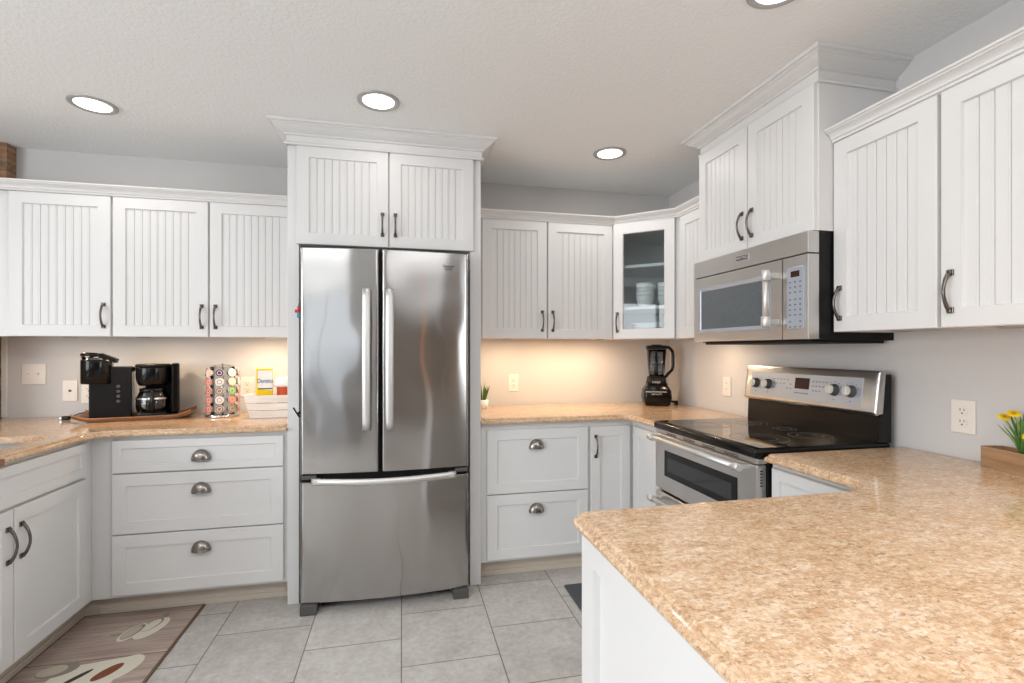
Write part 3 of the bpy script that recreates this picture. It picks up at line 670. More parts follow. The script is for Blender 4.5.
# peninsula base and stub base
t = thing('peninsula_base', 'white panelled peninsula base under the foreground countertop', 'cabinet', (0.42, 1.09, 0))
MB().box(0.434, XR - .001, 0.50, 1.088, 0.105, 0.883, WHITE).build('cabinet_body', t, True)
MB().box(0.50, XR - .001, 0.53, 1.02, 0, 0.105, KICK).build('toe_kick', t, True)
ep = door(t, 0, 0.60, 0.0, 0.8815, 'shaker', 'end_panel', t=.018, rail=.075, rec=.015); ep.rotation_euler = (0, 0, -PI / 2); ep.location = (0.434 - .42, 0.014, 0.001)
t = thing('base_cabinet', 'white base cabinet between the range and the peninsula', 'cabinet', (1.35, 1.5785, 0), -PI / 2)
MB().box(0.0, 0.488, 0, XR - 1.35 - .001, .105, .8825, WHITE).build('cabinet_body', t)
MB().box(0.0, 0.488, .072, .09, 0, .105, KICK).build('toe_kick', t)
dr_ = door(t, 0.016, 0.47, 0.702, 0.862, 'shaker', 'drawer'); cup_pull(dr_, .227, .055, -.020)
dd = door(t, 0.016, 0.47, 0.12, 0.696, 'shaker'); bar_pull(dd, .03, .5, -.020)

# ------------------------------------------------------------------ range
RY0, RY1 = 1.586, 2.346; RW = RY1 - RY0; RXF = 1.29
t = thing('range', 'stainless electric range with two oven doors and black glass cooktop', 'range', (RXF, RY1, 0), -PI / 2)
RD = XR - RXF - .004
MB().box(0.002, RW - .002, 0.045, RD - .033, 0.04, 0.885, BLACKM, .002).build('body', t)
for sx_ in (.04, RW - .07):
    for sy_ in (.08, RD - .06): MB().lathe([(.015, 0.0005), (.018, .01), (.012, .04)], BLACKM, (sx_ + .015, sy_, 0), 12).build('foot', t)
# cooktop: glass with thick rolled black rim
mb = MB().box(0.0, RW, -0.010, RD - .035, .890, .927, BLACK, .012, 4, True)
mb.box(0.012, RW - .012, .022, RD - .105, .926, .9285, COOK, .001)
ct = mb.build('cooktop', t)
for cx_, cy_, r_ in ((.20, .175, .10), (.56, .17, .115), (.20, .42, .075), (.57, .415, .085), (.385, .45, .05)):
    m2 = MB()
    for rr in ((r_, r_ - .003), (r_ * .62, r_ * .62 - .0025)):
        R = [[(cx_ + q * math.cos(2 * PI * k / 48), cy_ + q * math.sin(2 * PI * k / 48), z_) for k in range(48)] for q, z_ in ((rr[0], .9285), (rr[0], .9289), (rr[1], .9289), (rr[1], .9285))]
        m2.rings(R, RING, False, True)
    m2.build('burner_ring', ct)
# vent strip
mb = MB().box(0.004, RW - .004, 0.004, 0.046, .868, .889, STEEL, .003)
for k in range(4):
    for j in range(2): mb.box(0.11 + k * .15, .20 + k * .15, .0025, .006, .8725 + j * .007, .8752 + j * .007, BLACK)
mb.build('vent_strip', t)
def oven_door(z0, z1, win, name):
    mb = MB().box(0.003, RW - .003, 0.0, 0.044, z0, z1, STEEL, .007, 3)
    for k in range(6): mb.box(RW - .0035, RW - .0022, .014, .024, z1 - .02 - k * .011, z1 - .025 - k * .011, BLACK)
    o = mb.build(name, t)
    if win:
        a, b, c, d_ = win
        MB().box(a, b, -.002, .001, c, d_, BLACK, .001).build('window_frame', o)
        MB().box(a + .03, b - .03, -.003, -.0015, c + .03, d_ - .03, OVENG, .0005).build('window_glass', o)
    hz = z1 - .030 if z1 < .6 else z1 - .012
    m2 = MB().tube([(.046, -.055, hz), (RW - .035, -.055, hz)], .0115, STEELH, 16)
    for x_ in (.060, RW - .048): m2.lathe([(.013, -.02), (.0165, -.018), (.0165, .018), (.013, .02)], STEELH, (x_, -.055, hz), 18, ax=(1, 0, 0)); m2.box(x_ - .010, x_ + .010, -.05, 0.004, hz - .009, hz + .009, STEELH, .003)
    m2.build('handle', o)
    return o
oven_door(.586, .866, (.098, RW - .112, .664, .792), 'oven_door')
oven_door(.13, .574, (.10, RW - .12, .20, .42), 'oven_door')
MB().box(.003, RW - .003, .03, .046, .045, .126, BLACKM).build('kick_panel', t)
# backguard
MB().prism([(.556, .926), (.618, .926), (.618, 1.198), (.588, 1.198), (.568, 1.035), (.560, 1.030)], 0.001, RW - .001, BLACK, 'x').build('backguard', t)
# local: y is X-RXF ; stainless console, tilted
cons = [(.535, 1.045), (.556, 1.202), (.563, 1.212), (.589, 1.206), (.575, 1.04), (.543, 1.036)]
mb = MB().prism(cons, -0.006, RW + .003, STEEL, 'x')
ends = [e for e in mb.bm.edges if abs(e.verts[0].co.x - e.verts[1].co.x) < 1e-4 and abs(e.verts[0].co.z - e.verts[1].co.z) > .1 and max(v_.co.y for v_ in e.verts) < .56]
bmesh.ops.bevel(mb.bm, geom=ends, offset=.019, segments=5, affect='EDGES', profile=.5)
mb.bm.normal_update()
bmesh.ops.bevel(mb.bm, geom=[e for e in mb.bm.edges if e.is_manifold and e.calc_face_angle(0) > .7], offset=.005, segments=3, affect='EDGES', profile=.5)
for f in mb.bm.faces: f.smooth = True
cn = mb.build('console', t)
tilt = math.atan2(.021, .157)
def on_console(mbb, name, parent=cn):
    mbb.bm.transform(Matrix.Translation((0, .535, 1.045)) @ Matrix.Rotation(-tilt, 4, 'X')); return mbb.build(name, parent)
on_console(MB().box(.345, .430, -.004, -.002, .068, .120, DISP, .001), 'display')
for kx in (.086, .172, .566, .648):
    m2 = MB().lathe([(.026, 0), (.026, .004), (.0225, .006), (.0225, .024), (.020, .027)], DKGREY, (kx, -.002, .078), 26, ax=(0, -1, 0))
    m2.box(kx - .006, kx + .006, -.036, -.027, .078 - .019, .078 + .019, STEELH, .003); m2.lathe([(.021, .0265), (.021, .029)], STEELH, (kx, -.002, .078), 26, ax=(0, -1, 0))
    on_console(m2, 'knob')
m2 = MB().box(.045, RW - .062, -.0025, .001, .014, .138, PANEL, .001)
for k in range(26):
    side_ = k % 2; kk = k // 2
    xx = (.205 + .022 * (kk % 6)) if side_ == 0 else (.448 + .018 * (kk % 5)); zz = .105 - .021 * (kk // 5)
    m2.box(xx, xx + .010, -.0031, -.0024, zz, zz + .0045, MARK)
for kx in (.086, .172, .566, .648):
    for a_ in range(5):
        an = PI * (.1 + .2 * a_); m2.box(kx + .034 * math.cos(an) - .003, kx + .034 * math.cos(an) + .003, -.0031, -.0024, .078 + .034 * math.sin(an), .081 + .034 * math.sin(an), MARK)
    m2.box(kx - .003, kx + .003, -.0031, -.0024, .034, .038, BLUEI)
m2.box(.345, .43, -.0031, -.0024, .046, .050, MARK)
on_console(m2, 'console_panel')

# ------------------------------------------------------------------ electrical plates
def plate_obj(name, label, cat, loc, rz, w, h, kind):
    t = thing(name, label, cat, loc, rz)
    MB().box(-w / 2, w / 2, -.006, -0.0003, -h / 2, h / 2, PLATE, .0025).build('cover_plate', t)
    if kind == 'duplex':
        for zz in (-.02, .02):
            m = MB().lathe([(.0165, 0), (.0165, .003), (.0155, .0035)], PLATE, (0, -.0055, zz), 20, ax=(0, -1, 0))
            m.box(-.0075, -.0050, -.0094, -.0088, zz + .001, zz + .009, SLOT).box(.0050, .0075, -.0094, -.0088, zz + .001, zz + .008, SLOT).box(-.0025, .0025, -.0094, -.0088, zz - .010, zz - .005, SLOT)
            m.build('receptacle', t)
    elif kind == 'decora':
        MB().box(-.0165, .0165, -.0085, -.0055, -.033, .033, PLATE, .001).build('receptacle', t)
        m = MB()
        for zz in (-.018, .018): m.box(-.007, -.005, -.0091, -.0084, zz, zz + .007, SLOT).box(.005, .007, -.0091, -.0084, zz, zz + .007, SLOT)
        m.build('slots', t)
    elif kind == 'toggle2':
        for xx in (-.023, .023):
            m = MB().box(xx - .005, xx + .005, -.0075, -.0055, -.012, .012, PLATE, .001).hexa([(xx - .004, -.006, -.005), (xx + .004, -.006, -.005), (xx + .004, -.006, .006), (xx - .004, -.006, .006)], [(xx - .003, -.016, .004), (xx + .003, -.016, .004), (xx + .003, -.015, .010), (xx - .003, -.015, .010)], PLATE)
            m.build('toggle', t)
    elif kind == 'jack':
        MB().box(-.007, .007, -.0072, -.0055, -.006, .006, SLOT, .0005).build('jack', t)
    return t
WB = YB - .0003
plate_obj('light_switch', 'white double light switch plate, leftmost on the back wall', 'light switch', (-2.044, WB, 1.158), 0, .116, .118, 'toggle2')
plate_obj('wall_jack', 'white wall plate with one small jack, left of the pod coffee machine', 'wall jack', (-1.867, WB, 1.060), 0, .074, .120, 'jack')
plate_obj('outlet', 'ivory outlet half hidden behind the pod coffee machine', 'outlet', (-1.775, WB, 1.045), 0, .074, .120, 'duplex')
plate_obj('outlet', 'white outlet behind the white slatted crate', 'outlet', (-0.932, WB, 1.068), 0, .078, .122, 'duplex')
plate_obj('outlet', 'cream outlet on the back wall above the corner countertop', 'outlet', (0.755, WB, 1.067), 0, .074, .120, 'duplex')
plate_obj('outlet', 'cream outlet on the right wall between the blender and the range', 'outlet', (XR - .0003, 2.655, 1.071), -PI / 2, .074, .118, 'decora')
plate_obj('outlet', 'large white outlet on the right wall between range and flower planter', 'outlet', (XR - .0003, 1.354, 1.060), -PI / 2, .078, .118, 'duplex')

# ------------------------------------------------------------------ ceiling lights, puck lights
def can_light(label, x, y, power):
    t = thing('recessed_light', label, 'ceiling light', (x, y, ZC))
    MB().lathe([(.095, -.0002), (.095, -.004), (.088, -.008), (.074, -.006), (.070, -.0002)], TRIMR, n=40, cap=False).build('trim_ring', t)
    MB().lathe([(.071, -.0005), (.071, -.0035), (.05, -.0055), (.0005, -.0062)], LAMP, n=40, cap=False).build('lens', t)
    l = area('ceiling_lamp', (x, y, ZC - .012), (0, 0, 0), .14, .14, power, (1.0, .965, .92), 'DISK')
    return t
can_light('recessed ceiling light above the left wall cabinets', -1.405, 2.664, 1.7)
can_light('recessed ceiling light in front of the refrigerator crown', -0.105, 2.34, 1.0)
can_light('recessed ceiling light over the back corner, left of the microwave cabinet', 1.180, 2.67, 2.4)
can_light('recessed ceiling light cut off by the top edge of the photo', 1.160, 1.330, 0.9)
WARM = (1.0, 0.75, 0.49)
def puck(label, x, y, power=1.1):
    z = ZU0 + .0175; lens = PUCK if power else POT
    t = thing('puck_light', label, 'puck light', (x, y, z), 0)
    MB().lathe([(.034, 0), (.034, -.018), (.028, -.022), (.026, -.020)], TRIMR, n=24, cap=False).build('housing', t)
    MB().lathe([(.0265, -.019), (.02, -.021), (.0005, -.021)], lens, n=24, cap=False).build('lens', t)
    if power: area('puck_lamp', (x, y, z - .026), (0, 0, 0), .05, .05, power, WARM, 'DISK')
puck('under-cabinet puck light above the pod coffee machine', -1.72, 3.07, .5)
puck('under-cabinet puck light above the glass carafe', -1.38, 3.07, 1.1)
puck('under-cabinet puck light above the white crate', -0.80, 3.08, 2.2)
puck('under-cabinet puck light nearest the refrigerator, right side', 0.66, 3.08, 1.5)
puck('under-cabinet puck light in the middle of the right back run', 1.00, 3.08, 1.6)
puck('under-cabinet puck light left of the blender', 1.29, 3.08, 1.7)
puck('under-cabinet puck light beside the microwave, back corner', 1.74, 2.60, .9)
puck('under-cabinet puck light just right of the microwave', 1.76, 1.42, 0)
puck('under-cabinet puck light at far right above the flower planter', 1.76, 1.10, 0)

# ------------------------------------------------------------------ counter objects, left
# tray, in local coords centred
t = thing('serving_tray', 'brown wooden tray with upswept ends under the two coffee makers', 'tray', (-1.430, 3.125, ZT), .22)
mb = MB(); n = 16; R = []
for i in range(n + 1):
    s_ = -1 + 2 * i / n; x = s_ * .262; up = max(0, abs(s_) - .70) / .30; z = .0005 + .026 * up ** 1.4; hw = .115
    R.append([(x, -hw, z + .020), (x, -hw + .022, z), (x, hw - .022, z), (x, hw, z + .020), (x, hw - .004, z + .024), (x, hw - .026, z + .006), (x, -hw + .026, z + .006), (x, -hw + .004, z + .024)])
mb.rings(R, WOODT, True, False); mb.build('tray_base', t)
ZTR = ZT + .0068
# pod coffee machine, seen from its side: brew head points left
t = thing('pod_coffee_machine', 'black single-serve pod coffee machine with raised lid at the left of the tray', 'coffee machine', (-1.548, 3.125, ZTR), .36)
MB().box(-.100, .080, -.060, .075, 0, .282, BLACKM, .006).build('body', t)
mb = MB(); R = []
for z_, k in ((.192, .95), (.196, 1), (.316, 1), (.324, .97)):
    r = []
    for i in range(17): an = PI / 2 + PI * i / 16; r.append((-.078 + .064 * k * math.cos(an), .0 + .066 * k * math.sin(an), z_))
    r += [(-.008, -.066 * k, z_), (-.008, .066 * k, z_)]
    R.append(r)
mb.rings(R, BLACK, True, True); mb.build('brew_head', t)
mb = MB().tube([(-.135, .045, .298), (-.148, .03, .322), (-.146, -.01, .334), (-.130, -.04, .338), (-.085, -.05, .336), (-.055, -.045, .332)], .010, BLACK, 10)
mb.tube([(-.135, .045, .298), (-.100, .055, .330), (-.055, .045, .332)], .010, BLACK, 10)
mb.hexa([(-.060, -.055, .318), (.022, -.055, .288), (.022, .055, .288), (-.060, .055, .318)], [(-.052, -.055, .342), (.030, -.055, .308), (.030, .055, .308), (-.052, .055, .342)], BLACKM)
mb.box(-.120, -.060, -.035, .035, .296, .318, CHROME, .004); mb.bm.transform(Matrix.Translation((-.008, 0, .018)) @ Matrix.Diagonal((.86, 1, .99, 1))); mb.build('lid', t)
MB().box(.0805, .094, -.03, .07, 0, .255, PLASTIC, .004).build('water_tank', t)
MB().box(.0805, .095, -.033, .075, .2555, .280, BLACK, .004).build('water_tank_lid', t)
for k in range(4): MB().lathe([(.0085, 0), (.0085, .0015), (.006, .002)], DKGREY, (.024, -.0605, .096 + k * .027), 16, ax=(0, -1, 0)).build('button', t)
# drip coffee maker
t = thing('drip_coffee_maker', 'black drip coffee maker at the right of the tray', 'coffee maker', (-1.345, 3.150, ZTR), .36)
MB().box(-.095, .100, -.085, .080, 0, .022, BLACK, .007, 3).build('base', t)
MB().box(.062, .102, -.070, .080, .022, .300, BLACK, .010, 3).box(-.06, .062, .040, .080, .022, .285, BLACKM, .004).build('column', t)
MB().lathe([(.066, .178), (.074, .190), (.080, .215), (.081, .272), (.080, .282)], BLACK, (-.020, -.010, 0), 30).build('filter_basket', t)
MB().lathe([(.083, .282), (.083, .290), (.077, .297), (.0005, .299)], BLACKM, (-.020, -.010, 0), 30).build('lid', t)
MB().lathe([(.062, .022), (.060, .027)], DKGREY, (-.020, -.018, 0), 26).build('hot_plate', t)
t = thing('glass_carafe', 'empty glass coffee carafe with black handle inside the drip coffee maker', 'carafe', (-1.358, 3.126, ZTR + .0275), .36)
MB().lathe([(.064, 0), (.074, .006), (.080, .040), (.078, .078), (.066, .110), (.060, .120), (.058, .120), (.064, .109), (.0755, .077), (.0775, .04), (.072, .009), (.0005, .004)], GLASS, n=30, cap=False).build('glass_bowl', t)
MB().lathe([(.061, .117), (.063, .121), (.063, .134), (.030, .141), (.0005, .142)], BLACK, n=26).build('lid', t)
MB().tube([(.0, -.052, .120), (.0, -.085, .124), (.0, -.098, .108), (.0, -.100, .055), (.0, -.092, .020), (.0, -.073, .014)], .0105, BLACK, 10).build('handle', t)
MB().lathe([(.0795, .074), (.0812, .076), (.0795, .083), (.0780, .085)], CHROME, n=30, cap=False).build('band', t)
# cord
o = MB().tube([(-1.690, 3.235, .955), (-1.722, 3.25, .970), (-1.735, 3.265, 1.01), (-1.715, 3.28, 1.045), (-1.69, 3.285, 1.055)], .0035, BLACKM, 8).build('power_cord'); tag(o, 'short black cord looping up behind the pod coffee machine', 'cord')
o = MB().tube([(-1.672, 3.225, .945), (-1.70, 3.21, .952), (-1.735, 3.17, .944), (-1.775, 3.15, .927)], .0035, BLACKM, 8).box(-1.805, -1.770, 3.138, 3.162, .915, .935, BLACKM, .004).box(-1.815, -1.805, 3.144, 3.145, .923, .926, CHROME).box(-1.815, -1.805, 3.155, 3.156, .923, .926, CHROME).build('power_cord'); tag(o, 'black cord with loose plug lying on countertop left of the tray', 'cord')

# pod carousel
CX_, CY_ = -1.008, 3.13
t = thing('pod_carousel', 'clear rotating carousel stand filled with coffee pods', 'pod carousel', (CX_, CY_, ZT))
MB().lathe([(.085, .0005), (.088, .004), (.088, .012), (.080, .016)], CHROME, n=36).build('base', t)
mb = MB()
for an in range(8):
    a_ = an * PI / 4 + .25; ca, sa = math.cos(a_), math.sin(a_)
    mb.tube([(.064 * ca, .064 * sa, .014), (.079 * ca, .079 * sa, .03), (.083 * ca, .083 * sa, .16), (.079 * ca, .079 * sa, .272), (.045 * ca, .045 * sa, .292), (.006 * ca, .006 * sa, .296)], .0016, CHROME, 6)
mb.tube([(0, 0, .01), (0, 0, .305)], .004, CHROME, 8); mb.build('wire_frame', t)
MB().lathe([(.062, .018), (.063, .022), (.063, .282), (.060, .286)], PLASTIC, n=24).build('core', t)
podc = [(214, 96, 74), (236, 228, 220), (92, 54, 96), (120, 176, 84), (226, 120, 90), (206, 84, 66), (150, 122, 96), (238, 200, 180)]
PM = [mat('pod_foil_%d' % i, c, .35) for i, c in enumerate(podc)]
names_ = ['red', 'white', 'purple', 'green', 'orange', 'crimson', 'brown', 'pink']
LBL = ['left column', 'centre column', 'right column', 'far left edge', 'far right edge']
colour_at = {(0, 0): 5, (0, 1): 0, (0, 2): 5, (0, 3): 4, (0, 4): 7, (1, 4): 2, (1, 0): 6, (1, 1): 1, (1, 2): 6, (1, 3): 1, (2, 3): 7, (2, 2): 3, (2, 1): 4, (2, 0): 6, (2, 4): 1, (3, 0): 0, (3, 1): 5, (3, 2): 0, (3, 3): 4, (3, 4): 7, (4, 0): 4, (4, 1): 0, (4, 2): 5, (4, 3): 1, (4, 4): 0}
angs = [-PI / 2 - .62, -PI / 2 + .13, -PI / 2 + .90, -PI / 2 - 1.40, -PI / 2 + 1.65]
rows_ = ['bottom', 'second', 'middle', 'fourth', 'top']
for ci, a_ in enumerate(angs):
    for r_ in range(5):
        ca, sa = math.cos(a_), math.sin(a_); z_ = .047 + r_ * .051; cid = colour_at[(ci, r_)]
        m = MB(); nrm = (ca, sa, .12)
        m.lathe([(.0145, -.012), (.0180, .014), (.0228, .015), (.0232, .0165), (.0210, .0175)], PODW, n=20, ax=nrm)
        m.lathe([(.0210, .0176), (.0005, .0178)], PM[cid], n=20, ax=nrm, cap=False)
        m.lathe([(.0125, .0181), (.0095, .0182)], PM[1 if cid != 1 else 6], n=16, ax=nrm, cap=False)
        o = m.build('coffee_pod'); rad = .068; o.location = (CX_ + rad * ca, CY_ + rad * sa, ZT + z_)
        tag(o, '%s coffee pod, %s row of the %s of the carousel' % (names_[cid], rows_[r_], LBL[ci]), 'coffee pod', 'coffee pods in the carousel')

# crate with carton and tub
t = thing('slatted_crate', 'whitewashed wooden slatted crate beside the refrigerator', 'crate', (-0.716, 3.06, ZT))
def flare(z0, z1, e0, e1):
    for (sx_, sy_) in ((1, 0),): pass
x_c, hw, hd = 0, .108, .075
for k, (z0, z1) in enumerate(((.001, .043), (.046, .083), (.086, .128))):
    f0 = .030 * z0 / .128; f1 = .030 * z1 / .128; th = .009
    for (nx, ny) in ((0, -1), (0, 1), (1, 0), (-1, 0)):
        if nx == 0:
            yb0, yb1 = ny * (hd + f0 * .3), ny * (hd + f1 * .3); a0, a1 = hw + f0, hw + f1; i_ = -ny * th
            pts0 = [(-a0, yb0, z0), (a0, yb0, z0), (a0, yb0 + i_, z0), (-a0, yb0 + i_, z0)]; pts1 = [(-a1, yb1, z1), (a1, yb1, z1), (a1, yb1 + i_, z1), (-a1, yb1 + i_, z1)]
        else:
            xb0, xb1 = nx * (hw + f0), nx * (hw + f1); b0, b1 = hd - th + f0 * .3, hd - th + f1 * .3; i_ = -nx * th
            pts0 = [(xb0, -b0, z0), (xb0, b0, z0), (xb0 + i_, b0, z0), (xb0 + i_, -b0, z0)]; pts1 = [(xb1, -b1, z1), (xb1, b1, z1), (xb1 + i_, b1, z1), (xb1 + i_, -b1, z1)]
        MB().hexa(pts0, pts1, CRATE).build('slat', t)
MB().box(-hw + .01, hw - .01, -hd + .01, hd - .01, .003, .010, CRATE).build('bottom_board', t)
t = thing('sugar_carton', 'yellow and white carton standing in the whitewashed crate', 'carton', (-0.765, 3.050, ZT + .0105), 0.2)
MB().box(-.041, .041, -.026, .026, 0, .265, YBOX, .002).hexa([(-.033, -.0288, .155), (.041, -.0288, .140), (.041, -.0278, .140), (-.033, -.0278, .155)], [(-.033, -.0288, .255), (.041, -.0288, .255), (.041, -.0278, .255), (-.033, -.0278, .255)], WBOX).box(-.033, .041, -.0292, -.0286, .149, .155, DINK).box(-.022, .03, -.0290, -.0284, .100, .110, RINK).build('box', t)
text_mesh('lettering', 'Domino', .036, BLUEI, t, (.004, -.0296, .195), (PI / 2, 0, 0), .0004, sx=.66)
t = thing('creamer_tub', 'orange tub with a domed white lid in the whitewashed crate', 'tub', (-0.655, 3.062, ZT + .0105))
MB().lathe([(.040, 0), (.044, .06), (.048, .158), (.0485, .160)], ORANGE, n=28).build('tub', t)
MB().lathe([(.054, .1605), (.064, .166), (.066, .180), (.060, .198), (.040, .212), (.0005, .217)], WBOX, n=28).build('lid', t)

# ------------------------------------------------------------------ counter objects, right
t = thing('potted_succulent', 'small spiky green succulent in a white pot beside the refrigerator surround', 'potted plant', (0.516, 3.17, ZT))
MB().lathe([(.026, .0005), (.030, .004), (.037, .058), (.034, .058), (.031, .050)], POT, n=24).build('pot', t)
MB().lathe([(.031, .045), (.031, .050), (.0005, .051)], SOIL, n=20).build('soil', t)
mb = MB()
for k in range(16):
    a_ = k * 2.4; r_ = .006 + .014 * (k % 4) / 4; lean = .12 + .35 * (k % 5) / 5; hh = .090 + .050 * ((k * 7) % 5) / 5
    b0 = Vector((r_ * math.cos(a_), r_ * math.sin(a_), .046)); tip = b0 + Vector((lean * hh * math.cos(a_), lean * hh * math.sin(a_), hh))
    mb.tube([b0, b0.lerp(tip, .35) + Vector((0, 0, .004)), b0.lerp(tip, .75), tip], [.0055, .0062, .0038, .0006], SUCC, 6, rb=.5)
mb.build('leaves', t)

t = thing('blender', 'black countertop blender with clear jar in the back corner', 'blender', (1.715, 3.10, ZT), -.35)
def sec(w, d_, z, r=.02): return rrect(-w / 2, w / 2, -d_ / 2, d_ / 2, r, z, 4)
MB().rings([sec(.158, .15, .004), sec(.170, .16, .012), sec(.186, .175, .055), sec(.178, .168, .105), sec(.140, .140, .135), sec(.128, .128, .150)], BLACK, True, True).build('motor_base', t)
MB().rings([sec(.128, .125, .1505), sec(.122, .12, .165), sec(.112, .112, .195), sec(.098, .1, .20)], BLACKM, True, True).build('jar_collar', t)
MB().rings([sec(.094, .094, .201), sec(.104, .104, .25), sec(.120, .118, .385), sec(.116, .114, .385), sec(.100, .100, .25), sec(.090, .090, .203)], PLASTIC, True, True).build('jar', t)
mb = MB().tube([(0, 0, .204), (0, 0, .25), (0, 0, .30), (0, 0, .372)], [.016, .012, .011, .006], BLACKM, 10)
for z_, r_ in ((.225, .034), (.275, .028), (.325, .022)): mb.box(-r_, r_, -.006, .006, z_, z_ + .006, BLACKM, .001)
mb.build('blade_shaft', t)
MB().rings([sec(.124, .122, .386), sec(.130, .126, .390), sec(.130, .126, .404), sec(.118, .112, .412)], BLACKM, True, True).box(-.03, .03, -.03, .03, .411, .418, BLACKM, .003).build('lid', t)
MB().tube([(.055, 0, .398), (.085, 0, .398), (.108, 0, .372), (.112, 0, .345), (.112, 0, .27), (.106, 0, .245), (.075, 0, .212), (.055, 0, .190)], .0105, BLACK, 10).build('handle', t)
MB().tube([(.06, .06, .02), (.10, .06, .022), (.13, .03, .02)], .008, BLACKM, 8).box(.125, .15, .02, .04, .0005, .03, BLACKM, .003).build('cord_plug', t)
text_mesh('lettering', 'NINJA', .020, WTXT, t, (-.010, -.0665, .162), (PI / 2, 0, 0), .0006)
text_mesh('lettering', 'NINJA PROFESSIONAL', .014, WTXT, t, (-.012, -.0872, .098), (PI / 2 - .1, 0, 0), .0006)
text_mesh('lettering', '1000 WATTS', .012, WTXT, t, (-.012, -.0892, .082), (PI / 2 - .1, 0, 0), .0006)

# planter with yellow flowers
rzp = math.atan2(-.97, -.25)
t = thing('wooden_planter', 'brown wooden box planter with yellow flowers against the right wall', 'planter', (1.868, 1.250, ZT), rzp + PI / 2)
# local x across (away from room), local -y along the box
PL, PW_, PH = .34, .076, .067
MB().box(0, .006, -PL, 0, 0.0005, PH, WOODP, .001).box(PW_ - .006, PW_, -PL, 0, 0.0005, PH, WOODP, .001).box(.006, PW_ - .006, -.006, 0, 0.0005, PH, WOODP).box(.006, PW_ - .006, -PL, -PL + .006, 0.0005, PH, WOODP).box(.006, PW_ - .006, -PL + .006, -.006, 0.002, .048, SOIL).build('box', t)
def leafy(cx_, cy_, nleaf, seed, hmax=.14):
    rnd = random.Random(seed); mb = MB()
    for k in range(nleaf):
        a_ = rnd.uniform(0, 2 * PI); hh = rnd.uniform(.5, 1) * hmax; sp_ = rnd.uniform(.15, .7) * hh
        dx, dy = sp_ * math.cos(a_) , sp_ * math.sin(a_)
        dx = max(-.06, min(dx, .03))
        b0 = Vector((cx_, cy_, .046)); m1 = b0 + Vector((dx * .35, dy * .35, hh * .55)); tip = b0 + Vector((dx, dy, hh))
        mb.tube([b0, m1, b0.lerp(tip, .8) + Vector((0, 0, .006)), tip], [.002, .0055, .0035, .0004], LEAF if k % 3 else LEAFL, 6, rb=.25, up=(math.cos(a_ + PI / 2), math.sin(a_ + PI / 2), 0))
    return mb
for i, (lx, ly) in enumerate(((.036, -.100), (.036, -.18), (.036, -.26))):
    leafy(lx, ly, 26, 11 + i).build('leaves', t)
def flower(p0, p1, r_, nrm):
    mb = MB(); p0 = Vector(p0); p1 = Vector(p1); mid = p0.lerp(p1, .55) + Vector((.004, 0, .008))
    mb.tube([p0, mid, p1], .0016, STEMG, 6); st = mb.build('flower', t)
    q = Vector((0, 0, 1)).rotation_difference(Vector(nrm).normalized()); m = MB()
    for ring in (0, 1):
        npet = 16
        for k in range(npet):
            a_ = 2 * PI * (k + ring * .5) / npet; rr = r_ * (1 - .22 * ring); w_ = r_ * .16
            d_ = Vector((math.cos(a_), math.sin(a_), 0)); s_ = Vector((-math.sin(a_), math.cos(a_), 0))
            pts = [d_ * r_ * .15 - s_ * w_ * .5, d_ * rr * .7 - s_ * w_, d_ * rr + Vector((0, 0, -r_ * .12)), d_ * rr * .7 + s_ * w_, d_ * r_ * .15 + s_ * w_ * .5]
            pts = [p_ + Vector((0, 0, r_ * .10 * ring + .001)) for p_ in pts]
            lo = [p1 + q @ p_ for p_ in pts]; hi = [p1 + q @ (p_ + Vector((0, 0, .0008))) for p_ in pts]
            m.hexa(lo, hi, YEL)
    m.ellipsoid(tuple(p1 + q @ Vector((0, 0, r_ * .12))), (r_ * .26, r_ * .26, r_ * .16), YELD, 10, 6)
    m.build('petals', st)
flower((.036, -.108, .05), (.026, -.052, .168), .018, (-.2, -.6, .8))
flower((.036, -.112, .05), (.034, -.075, .182), .019, (-.3, -.5, .8))
flower((.036, -.128, .05), (.024, -.130, .118), .015, (-.8, -.5, .3))
flower((.036, -.190, .05), (.022, -.185, .150), .017, (-.5, -.5, .7))
flower((.036, -.260, .05), (.030, -.265, .140), .017, (-.5, -.5, .7))

# ------------------------------------------------------------------ rugs
t = None
mb = MB().box(-1.498, -0.972, 1.60, 2.778, 0.0003, 0.007, RUGE, .002).box(-1.490, -0.984, 1.61, 2.768, 0.0065, 0.0078, RUG)
def decal(pts, z, m): mb.hexa([(x, y, .0077) for x, y in pts], [(x, y, z) for x, y in pts], m)
def ell(cx_, cy_, a_, b_, rot, n=28): return [(cx_ + a_ * math.cos(u) * math.cos(rot) - b_ * math.sin(u) * math.sin(rot), cy_ + a_ * math.cos(u) * math.sin(rot) + b_ * math.sin(u) * math.cos(rot)) for u in [2 * PI * k / n for k in range(n)]]
mb.box(-1.490, -0.984, 2.374, 2.378, .0077, .0081, RUGE)
mb.box(-1.490, -0.984, 1.968, 1.972, .0077, .0081, RUGE)
for oy in (0, -.81):
    decal(ell(-1.130, 2.590 + oy, .092, .046, 1.25), .0080, RUGC)
    decal(ell(-1.200, 2.570 + oy, .074, .036, 1.25), .0082, RUGC)
    decal(ell(-1.200, 2.573 + oy, .062, .028, 1.25), .0084, RUGG)
    decal(ell(-1.204, 2.570 + oy, .054, .022, 1.25), .0086, RUGT)
    decal(ell(-1.140, 2.62 + oy, .058, .028, 1.25), .0082, RUGG); decal(ell(-1.143, 2.617 + oy, .052, .024, 1.25), .0084, RUGC)
    decal(ell(-1.115, 2.698 + oy, .022, .012, 1.7), .0084, RUGG)
    for k in range(3): decal(ell(-1.30 + .02 * k, 2.56 + oy + .03 * k, .018, .004, .3), .0080, RUGT)
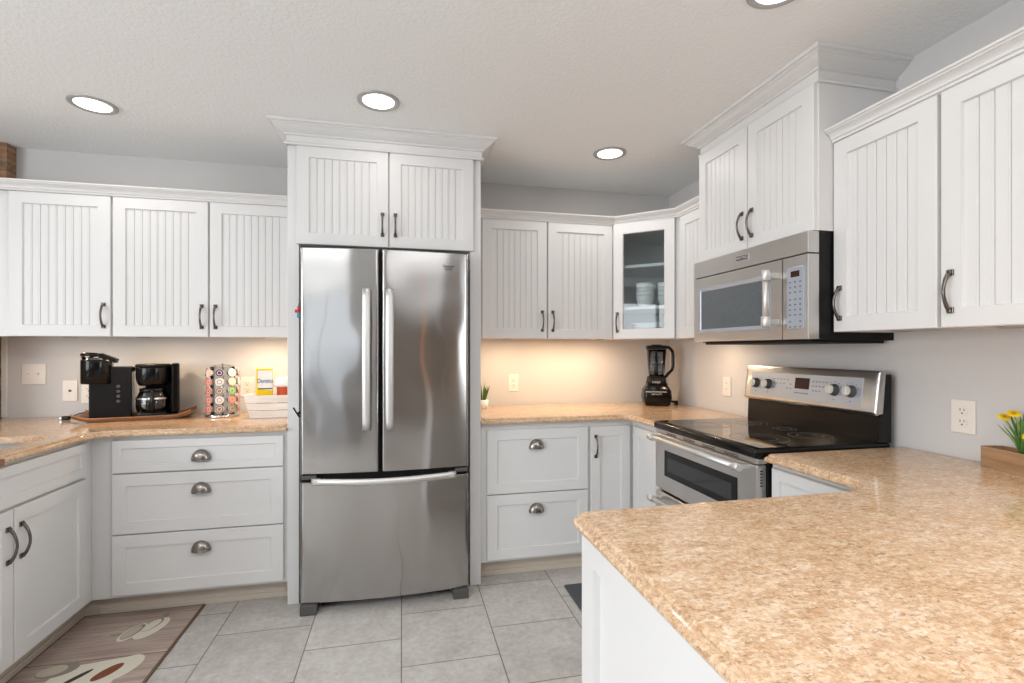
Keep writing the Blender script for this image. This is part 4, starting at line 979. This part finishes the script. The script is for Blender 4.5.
for oy in (0, -.81):
    decal(ell(-1.118, 2.29 + oy, .095, .062, 1.05), .0082, RUGC)
    decal([(-1.34, 2.34 + oy), (-1.12, 2.37 + oy), (-1.10, 2.20 + oy), (-1.2, 2.12 + oy), (-1.36, 2.16 + oy)], .0080, RUGC)
    decal(ell(-1.150, 2.275 + oy, .060, .026, 1.0), .0085, COFF)
    decal(ell(-1.25, 2.26 + oy, .060, .012, .95), .0085, RDK)
    decal(ell(-1.35, 2.33 + oy, .07, .05, .2), .00815, RUGG); decal(ell(-1.37, 2.33 + oy, .05, .035, .2), .0083, RUGT)
o = mb.build('runner_rug'); tag(o, 'wood-look runner rug printed with coffee cups in front of the sink cabinet', 'rug')
o = MB().box(0.866, 1.30, 1.55, 2.565, 0.0003, 0.012, MATG, .004).build('floor_mat'); tag(o, 'charcoal floor mat on the tiles in front of the range', 'mat')

t = thing('pendant_lamp', 'small warm pendant lamp hanging above the near end of the peninsula', 'lamp', (1.50, .28, 1.74))
MB().lathe([(.025, .16), (.05, .13), (.10, .0), (.097, .0), (.045, .125)], POT, n=30, cap=False).build('shade', t)
MB().tube([(0, 0, .15), (0, 0, ZC - 1.74 - .02)], .003, BLACKM, 8).lathe([(.05, ZC - 1.74 - .02), (.05, ZC - 1.74 - .0005)], BLACKM, n=20).build('cord', t)
MB().ellipsoid((0, 0, .07), (.028, .028, .035), PUCK, 14, 8).build('bulb', t)
area('pendant_light', (1.50, .28, 1.745), (0, 0, 0), .19, .19, 2.6, (1, .78, .48), 'DISK')
def fill_panel(label, x, y, power):  # unseen fill lights, added overhead to brighten the cabinet fronts and floor
    t = thing('added_fill_panel', label, 'ceiling light', (x, y, ZC))
    MB().box(-.62, .62, -.32, .32, -.012, -.0003, TRIMW, .002).build('frame', t)
    area('fill_panel_lamp', (x, y, ZC - .016), (0, 0, 0), 1.2, .6, power, (.97, .985, 1.0))
fill_panel('added flat fill-light panel on the ceiling behind the camera, left', -1.5, -.15, 21)
fill_panel('added flat fill-light panel on the ceiling behind the camera, right', 0.55, -.25, 18)
# furniture of the room behind, seen only as reflections
t = thing('sofa', 'dark grey sofa in the room behind the camera', 'sofa', (-1.9, -2.6, 0))
MB().box(-1.0, 1.0, -.45, .45, .08, .42, SOFA, .05, 3).build('seat', t); MB().box(-1.0, 1.0, -.5, -.25, .42, .85, SOFA, .05, 3).build('backrest', t)
for s_ in (-1, 1): MB().box(s_ * .98 - .1, s_ * .98 + .1, -.45, .45, .08, .62, SOFA, .04, 3).build('armrest', t)
for sx_ in (-.95, .95):
    for sy_ in (-.38, .38): MB().lathe([(.02, .0005), (.028, .08)], WOODD, (sx_, sy_, 0), 12).build('leg', t)
